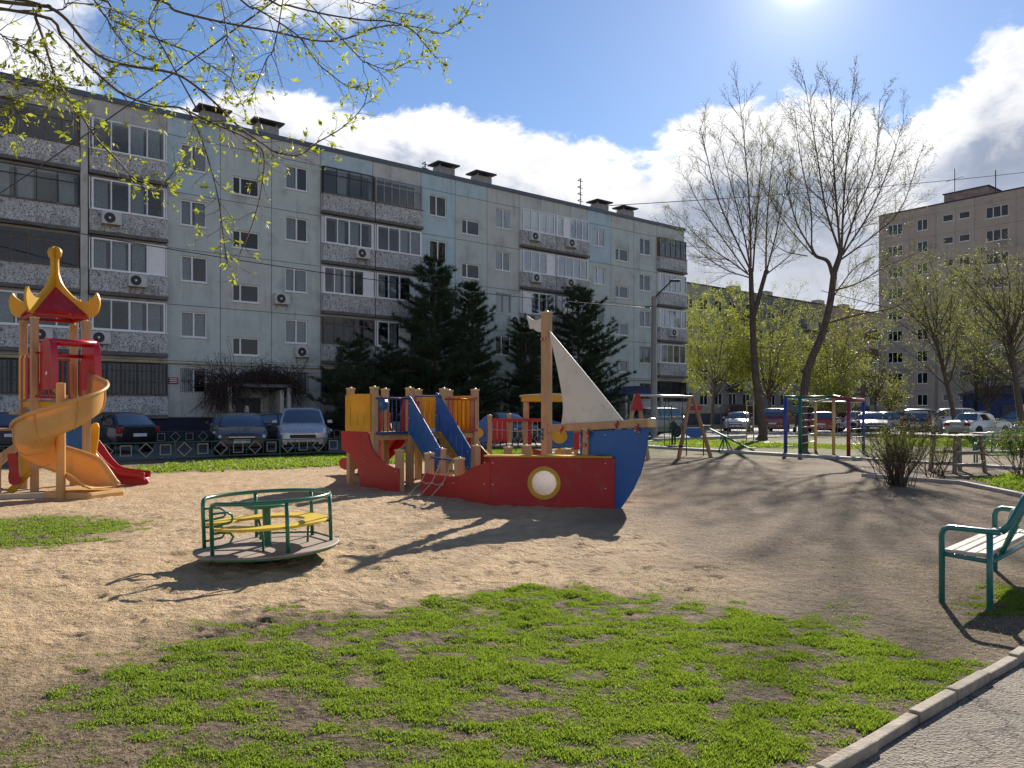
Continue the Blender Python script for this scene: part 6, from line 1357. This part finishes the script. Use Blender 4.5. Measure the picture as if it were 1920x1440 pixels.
def leafy(label, px, base_py, Y, top_py, wpx, seed, nl, lm, lean=0, r0=.16, kind='tree', trunk_top=None, lsz=.16, bark=None):
    base = P3(px, base_py, Y); base.z = 0; t = thing('broadleaf_tree', label, 'tree', base); T = Tree(seed); H = CAMZ + (770 - top_py) / 1440 * Y; rad = wpx / 2 / 1440 * Y; th_ = trunk_top or .35
    TR = Tree(seed + 1); P = TR.line([(0, 0, -.2), (lean * .2, 0, H * .15), (lean * .6, .1, H * th_ * .7), (lean, 0, H * th_)], r0, r0 * .6, 4); tubes('trunk', TR.b, bark or barkb, t, 8)
    topv = P[-1]; n = 24
    for i in range(n):
        a = i * 2.4 + T.r.uniform(-.3, .3); f = T.r.uniform(.35, 1.); an = R(6 + 74 * f * T.r.uniform(.3, 1)); st = P[int(len(P) * T.r.uniform(.5, .99))]
        d = np.array([math.cos(a) * math.sin(an), math.sin(a) * math.sin(an), math.cos(an)]); L = min((H - st[2]) / max(.25, math.cos(an)), rad / max(.12, math.sin(an))) * T.r.uniform(.8, 1.05)
        C = T.shoot(st, d, L, r0 * .26, 2, .05, .10, 6); T.side(C, 11, L * .42, 44, r0 * .10, 1, .12, .03, .14, (7, 3), .5)
    tubes('branches', T.b, twig_m, t, 4); T.leaves('leaves', lm, t, nl, lsz, .10); return t
leafy('broad yellow-green tree hiding the left end of the distant block', 1335, 790, 66, 515, 185, 3, 30000, spring, .3, lsz=.13, trunk_top=.3)
leafy('yellow-green tree behind the first bare poplar', 1445, 790, 64, 535, 150, 5, 18000, spring, -.2, lsz=.12, trunk_top=.3)
leafy('loose yellow-green tree behind the leaning poplar', 1555, 790, 62, 540, 170, 7, 15000, spring2, .2, lsz=.14, trunk_top=.3)
leafy('small bright green tree low behind the climbing frame', 1560, 795, 58, 650, 90, 9, 7000, spring, 0, .08, lsz=.13, trunk_top=.25)
leafy('bare greyish tree at the foot of the tower block', 1642, 795, 66, 600, 90, 13, 500, spring2, 0, .12)
leafy('pollarded leaning tree with sparse yellow leaves in front of the tower block', 1795, 806, 50, 495, 215, 15, 13000, spring2, -1.6, .17, trunk_top=.60, lsz=.09)
leafy('thick-trunked pollard at the right edge with sparse yellow leaves', 1918, 806, 44, 470, 210, 17, 12000, spring2, -.9, .21, trunk_top=.62, lsz=.085)
leafy('yellow-green tree with a tan trunk right of the utility pole', 1852, 795, 60, 560, 200, 19, 17000, spring2, 0, .2, trunk_top=.25, lsz=.10)
leafy('dark green shrub-like tree near the tower entrance', 1668, 795, 70, 690, 70, 21, 2500, spring2, 0, .1)
def bush(label, px, py, H, rad, n, seed, nl, lm, cat='bush', sz=.03):
    b = G(px, py); t = thing('bush', label, cat, b); T = Tree(seed)
    for i in range(n):
        a = T.r.uniform(0, 6.28); an = R(T.r.uniform(3, 48)); d = (math.cos(a) * math.sin(an), math.sin(a) * math.sin(an), math.cos(an)); P = T.shoot((T.r.normal(0, .10), T.r.normal(0, .10), -.05), d, H * T.r.uniform(.75, 1.1) / max(.75, math.cos(an)), .011, 2, .05, .10, 6); T.side(P, 6, H * .36, 30, .0055, 1, .3, .05, .13, (3, 2), .5)
    tubes('stems', T.b, barkd, t, 4); T.leaves('leaves', lm, t, nl, sz, .03); return t
bush('bare multi-stemmed brown bush at the right edge of the play area', 1682, 910, 1.22, .8, 95, 23, 6000, spring2)
bush('low budding bush next to the old timber stand', 1752, 893, .95, .5, 22, 25, 1500, spring2)
bush('dark bush at the right edge behind the near bench', 1915, 893, 1.15, .6, 26, 27, 3500, leafmat('dark_leaf', (.03, .06, .015), (.07, .10, .03), .35), sz=.05)
bush('thin leggy shrub against the long block, left of the vine porch', 310, 816, 2.4, .5, 10, 29, 500, spring2)
bush('dark green shrub beneath the vine on the porch', 395, 815, 2.2, .8, 24, 31, 5000, MATS['dark_leaf'], sz=.09)
# ---------------------------------------------------------------- pines
def pine(label, px, Y, top_py, wpx, seed, dens=1.):
    base = P3(px, 790, Y); base.z = 0; t = thing('pine_tree', label, 'tree', base); T = Tree(seed); r = T.r; H = CAMZ + (770 - top_py) / 1440 * Y; rad = wpx / 2 / 1440 * Y; br = []; tips = []
    z = .7
    while z < H - .2:
        f = z / H; L = rad * min(1.0, (1 - f) ** .62 * 1.25) * r.uniform(.85, 1.1) + .12
        for i in range(int(r.integers(7, 10))):
            a = r.uniform(0, 6.28); l = L * r.uniform(.45, 1.25); P = np.array([(math.cos(a) * l * s, math.sin(a) * l * s, z + l * (.10 * s + .30 * s * s * (.4 + f))) for s in (0, .33, .66, 1.)]); br.append((P, np.array([.03, .022, .014, .006]) * (1.2 - f)))
            k = max(4, int(l / .14))
            for j in range(k):
                s = .22 + .78 * (j + r.uniform(0, 1)) / k; p = np.array([np.interp(s, (0, .33, .66, 1), P[:, c]) for c in range(3)]); side = r.choice((-1, 1)); aa = a + side * R(r.uniform(30, 65)); ll = r.uniform(.2, .45) * (1.15 - s * .6) * min(1, l); d = np.array([math.cos(aa), math.sin(aa), r.uniform(.15, .6)]); e = p + d * ll
                br.append((np.array([p, (p + e) / 2, e]), np.array([.008, .006, .004]))); tips += [(e, d), ((p + e) / 2, d)]
            tips.append((P[-1], P[-1] - P[-2]))
        z += r.uniform(.26, .38)
    tips += [(np.array([0, 0, H]), np.array([0, 0, 1.])), (np.array([0, 0, H - .15]), np.array([.2, 0, 1.]))]
    tubes('trunk', [(np.array([(0, 0, -.2), (.03, 0, H * .3), (0, .03, H * .7), (0, 0, H)]), np.array([.15, .12, .07, .015]))], barkd, t, 8); tubes('branches', br, barkd, t, 3)
    n = len(tips); m_ = int(19 * dens); c = np.repeat(np.array([a for a, b in tips]), m_, 0); d = np.repeat(np.array([b / np.linalg.norm(b) for a, b in tips]), m_, 0); N = len(c)
    d = d + r.normal(0, .52, (N, 3)); d[:, 2] += .25; d /= np.linalg.norm(d, axis=1)[:, None]; w = np.cross(d, r.normal(0, 1, (N, 3))); w /= np.linalg.norm(w, axis=1)[:, None]; L = r.uniform(.18, .36, N)[:, None]; w *= .014
    V = np.stack([c - w, c + w, c + d * L], 1).reshape(-1, 3); np_obj('needles', V, np.arange(N * 3).reshape(-1, 3), needle, t); return t
pine('tall dark pine in the middle of the long block\'s front', 815, 44.0, 484, 160, 61, .9); pine('dark pine just right of the tallest pine', 886, 45.4, 532, 105, 63, .8); pine('small dark pine low at the left of the pine clump', 655, 40.5, 638, 125, 65, .8); pine('mid-sized dark pine filling the clump between the small and the tallest', 735, 42.5, 648, 105, 66, .8)
pine('dark pine right behind the ship\'s mast', 985, 48.0, 592, 95, 67, .8); pine('broad pine behind the sail', 1085, 51.5, 536, 175, 69, .75)
# ---------------------------------------------------------------- dry vine over the porch
vine = thing('dry_vine', 'dry brown vine hanging over the porch roof of the left entrance', 'vine', (B0[0] + U2[0] * 4 + N2[0] * 1.0, B0[1] + U2[1] * 4 + N2[1] * 1.0, 0), math.atan2(U2[1], U2[0]))
T = Tree(71)
for i in range(950):
    x = T.r.uniform(-2.3, 2.1); top_ = 3.15 + .35 * math.sin(x * 1.3 + 1) + T.r.normal(0, .12); left = x < -1.0; L = T.r.uniform(.3, 1.0) * (2.3 if left else (2.2 if x > 1.5 else .95)); T.shoot((x, T.r.uniform(-1.15, .5), top_), (T.r.normal(0, .35), T.r.normal(0, .3), -1 if T.r.random() < .8 else .6), L, .022, 0, -.05, .25, 6)
for i in range(130): T.shoot((T.r.uniform(-2.4, 1.8), T.r.uniform(-1., .6), 3.1 + T.r.normal(0, .2)), (T.r.choice((-1, 1)), T.r.normal(0, .4), T.r.normal(0, .3)), T.r.uniform(.5, 1.4), .02, 0, 0, .3, 6)
tubes('stems', T.b, mat('dry_vine_bark', (.065, .042, .032), .9, .25, 6), vine, 3)
T.tips = [(b_[0][-1], b_[0][-1] - b_[0][-2]) for b_ in T.b] + [(b_[0][3], b_[0][3] - b_[0][2]) for b_ in T.b]; T.leaves('dead_leaves', leafmat('dead_vine_leaf', (.06, .04, .03), (.12, .08, .055), .2), vine, 2600, .10, .08)
# ---------------------------------------------------------------- near branches, upper left
nb_ = thing('budding_tree', 'near tree whose budding branches hang into the upper left, trunk beyond the frame', 'tree', (-5.6, 4.9, 0)); T = Tree(83); TR = Tree(84); bo = Vector((-5.6, 4.9, 0))
TR.line([(0, 0, -.3), (.05, 0, 1.5), (.0, .1, 3.2), (.15, .0, 5.0), (.1, .2, 7.0)], .19, .10, 4); tubes('trunk', TR.b, barkb, nb_, 10)
mains = [([(45, 0), (66, 33), (82, 75), (101, 136), (124, 178), (155, 220), (183, 262), (220, 300), (253, 337), (281, 356), (305, 347), (335, 309)], 4.7, 4.9, .013),
 ([(55, 8), (94, 14), (126, 37), (164, 84), (197, 110), (244, 123), (323, 136), (366, 160), (408, 197), (450, 239), (497, 272), (520, 286), (562, 290), (595, 267), (642, 239), (680, 201), (690, 165)], 4.8, 5.6, .016),
 ([(60, 25), (117, 70), (155, 112), (197, 150), (234, 178), (290, 197), (349, 206), (375, 253), (394, 309), (410, 375), (417, 431), (426, 495)], 4.7, 5.2, .013),
 ([(349, 206), (398, 230), (469, 262), (494, 290), (490, 356), (473, 422), (450, 478), (440, 525)], 5.0, 5.3, .008),
 ([(170, -8), (206, 33), (253, 56), (305, 77), (356, 98), (394, 122), (430, 145), (445, 180)], 5.0, 5.4, .011),
 ([(268, -6), (328, 19), (398, 37), (459, 49), (516, 59), (562, 70), (609, 77), (656, 70), (703, 52), (745, 47), (790, 52), (830, 62), (868, 36), (886, 5)], 5.2, 6.2, .012),
 ([(497, -5), (539, 9), (609, 26), (680, 37), (731, 40), (773, 56), (797, 84), (815, 105), (832, 120)], 5.4, 6.0, .010),
 ([(440, -10), (480, 15), (516, 37), (562, 70), (595, 117), (628, 145), (656, 164), (675, 160)], 5.2, 5.6, .009),
 ([(174, -5), (197, 28), (216, 61), (244, 94), (281, 112)], 4.9, 5.1, .008), ([(656, 89), (689, 117), (731, 131), (764, 117)], 5.7, 5.8, .006), ([(-40, 60), (10, 70), (60, 100), (85, 122), (110, 150)], 4.5, 4.7, .008),
 ([(-60, 130), (0, 150), (50, 160), (90, 165), (140, 195)], 4.5, 4.7, .008), ([(-60, 190), (0, 180), (30, 200), (20, 240)], 4.4, 4.5, .007), ([(640, -10), (690, 5), (740, 22), (800, 30)], 5.6, 5.9, .006), ([(420, 30), (425, 75), (440, 110), (430, 160)], 5.2, 5.3, .006), ([(520, 60), (500, 110), (480, 160), (470, 190)], 5.3, 5.3, .006), ([(90, 20), (130, 5), (200, 15), (260, 40)], 4.8, 5., .007), ([(300, 80), (280, 40), (300, 0)], 5., 5., .006)]
joins = {0: 4.2, 1: 4.4, 2: 4.0, 10: 3.4, 11: 3.1, 12: 3.0, 4: 5.2, 5: 5.6}
for mi_, (pts, d0, d1, r0) in enumerate(mains):
    k = len(pts); wp = [P3(px, py, d0 + (d1 - d0) * i / (k - 1)) - bo for i, (px, py) in enumerate(pts)]
    if mi_ in joins: wp = [Vector((.0, 0, joins[mi_] - .3))] + [Vector((wp[0].x * .55, wp[0].y * .5, wp[0].z + .12))] + wp
    elif mi_ != 3: wp = [wp[0] + (wp[0] - wp[1]).normalized() * .9 + Vector((-.15, 0, .35))] + wp
    P = T.line([tuple(w) for w in wp], r0, .003, 4)
    L = float(np.linalg.norm(np.diff(P, axis=0), axis=1).sum()); T.side(P, int(L * 8.5) + 3, .34, 42, .0036, 1, .22 if mi_ in joins else .1, -.02, .16, (3, 2), .45)
    for q in range(int(len(P) * .55), len(P), 2): T.tips.append((P[q], P[q] - P[q - 1]))
    for _ in range(4): T.tips.append((P[-1], P[-1] - P[-2]))
tubes('branches', T.b, barkmat('smooth_twig', (.10, .085, .06), (.20, .165, .12)), nb_, 6)
r = T.r; N = 4800; pick = r.integers(0, len(T.tips), N // 3); pick = np.repeat(pick, 3); N = len(pick)
c = np.array([T.tips[i][0] for i in pick]) + r.normal(0, .008, (N, 3)); d = np.array([T.tips[i][1] for i in pick]); d /= np.linalg.norm(d, axis=1)[:, None]; f = d + r.normal(0, .5, (N, 3)) + np.array([0, 0, .25]); f /= np.linalg.norm(f, axis=1)[:, None]; w = np.cross(f, r.normal(0, 1, (N, 3))); w /= np.linalg.norm(w, axis=1)[:, None]; nrm = np.cross(f, w)
big = (c[:, 0] < 2.55)[:, None] | (r.uniform(0, 1, (N, 1)) < .15); L = np.repeat(r.uniform(.018, .056, N // 3), 3)[:, None] * r.uniform(.7, 1.2, (N, 1))
V = np.stack([c, c + f * L * .45 + w * L * .19 + nrm * L * .05, c + f * L, c + f * L * .45 - w * L * .19 + nrm * L * .05, c + f * L * .5], 1).reshape(-1, 3); o_ = (np.arange(N) * 5)[:, None]
np_obj('leaves', V, np.concatenate([o_ + np.array([[0, 1, 4]]), o_ + np.array([[1, 2, 4]]), o_ + np.array([[0, 4, 3]]), o_ + np.array([[4, 2, 3]])], 0), leafmat('fresh_bud_leaf', (.24, .26, .02), (.40, .38, .05), .55), nb_)
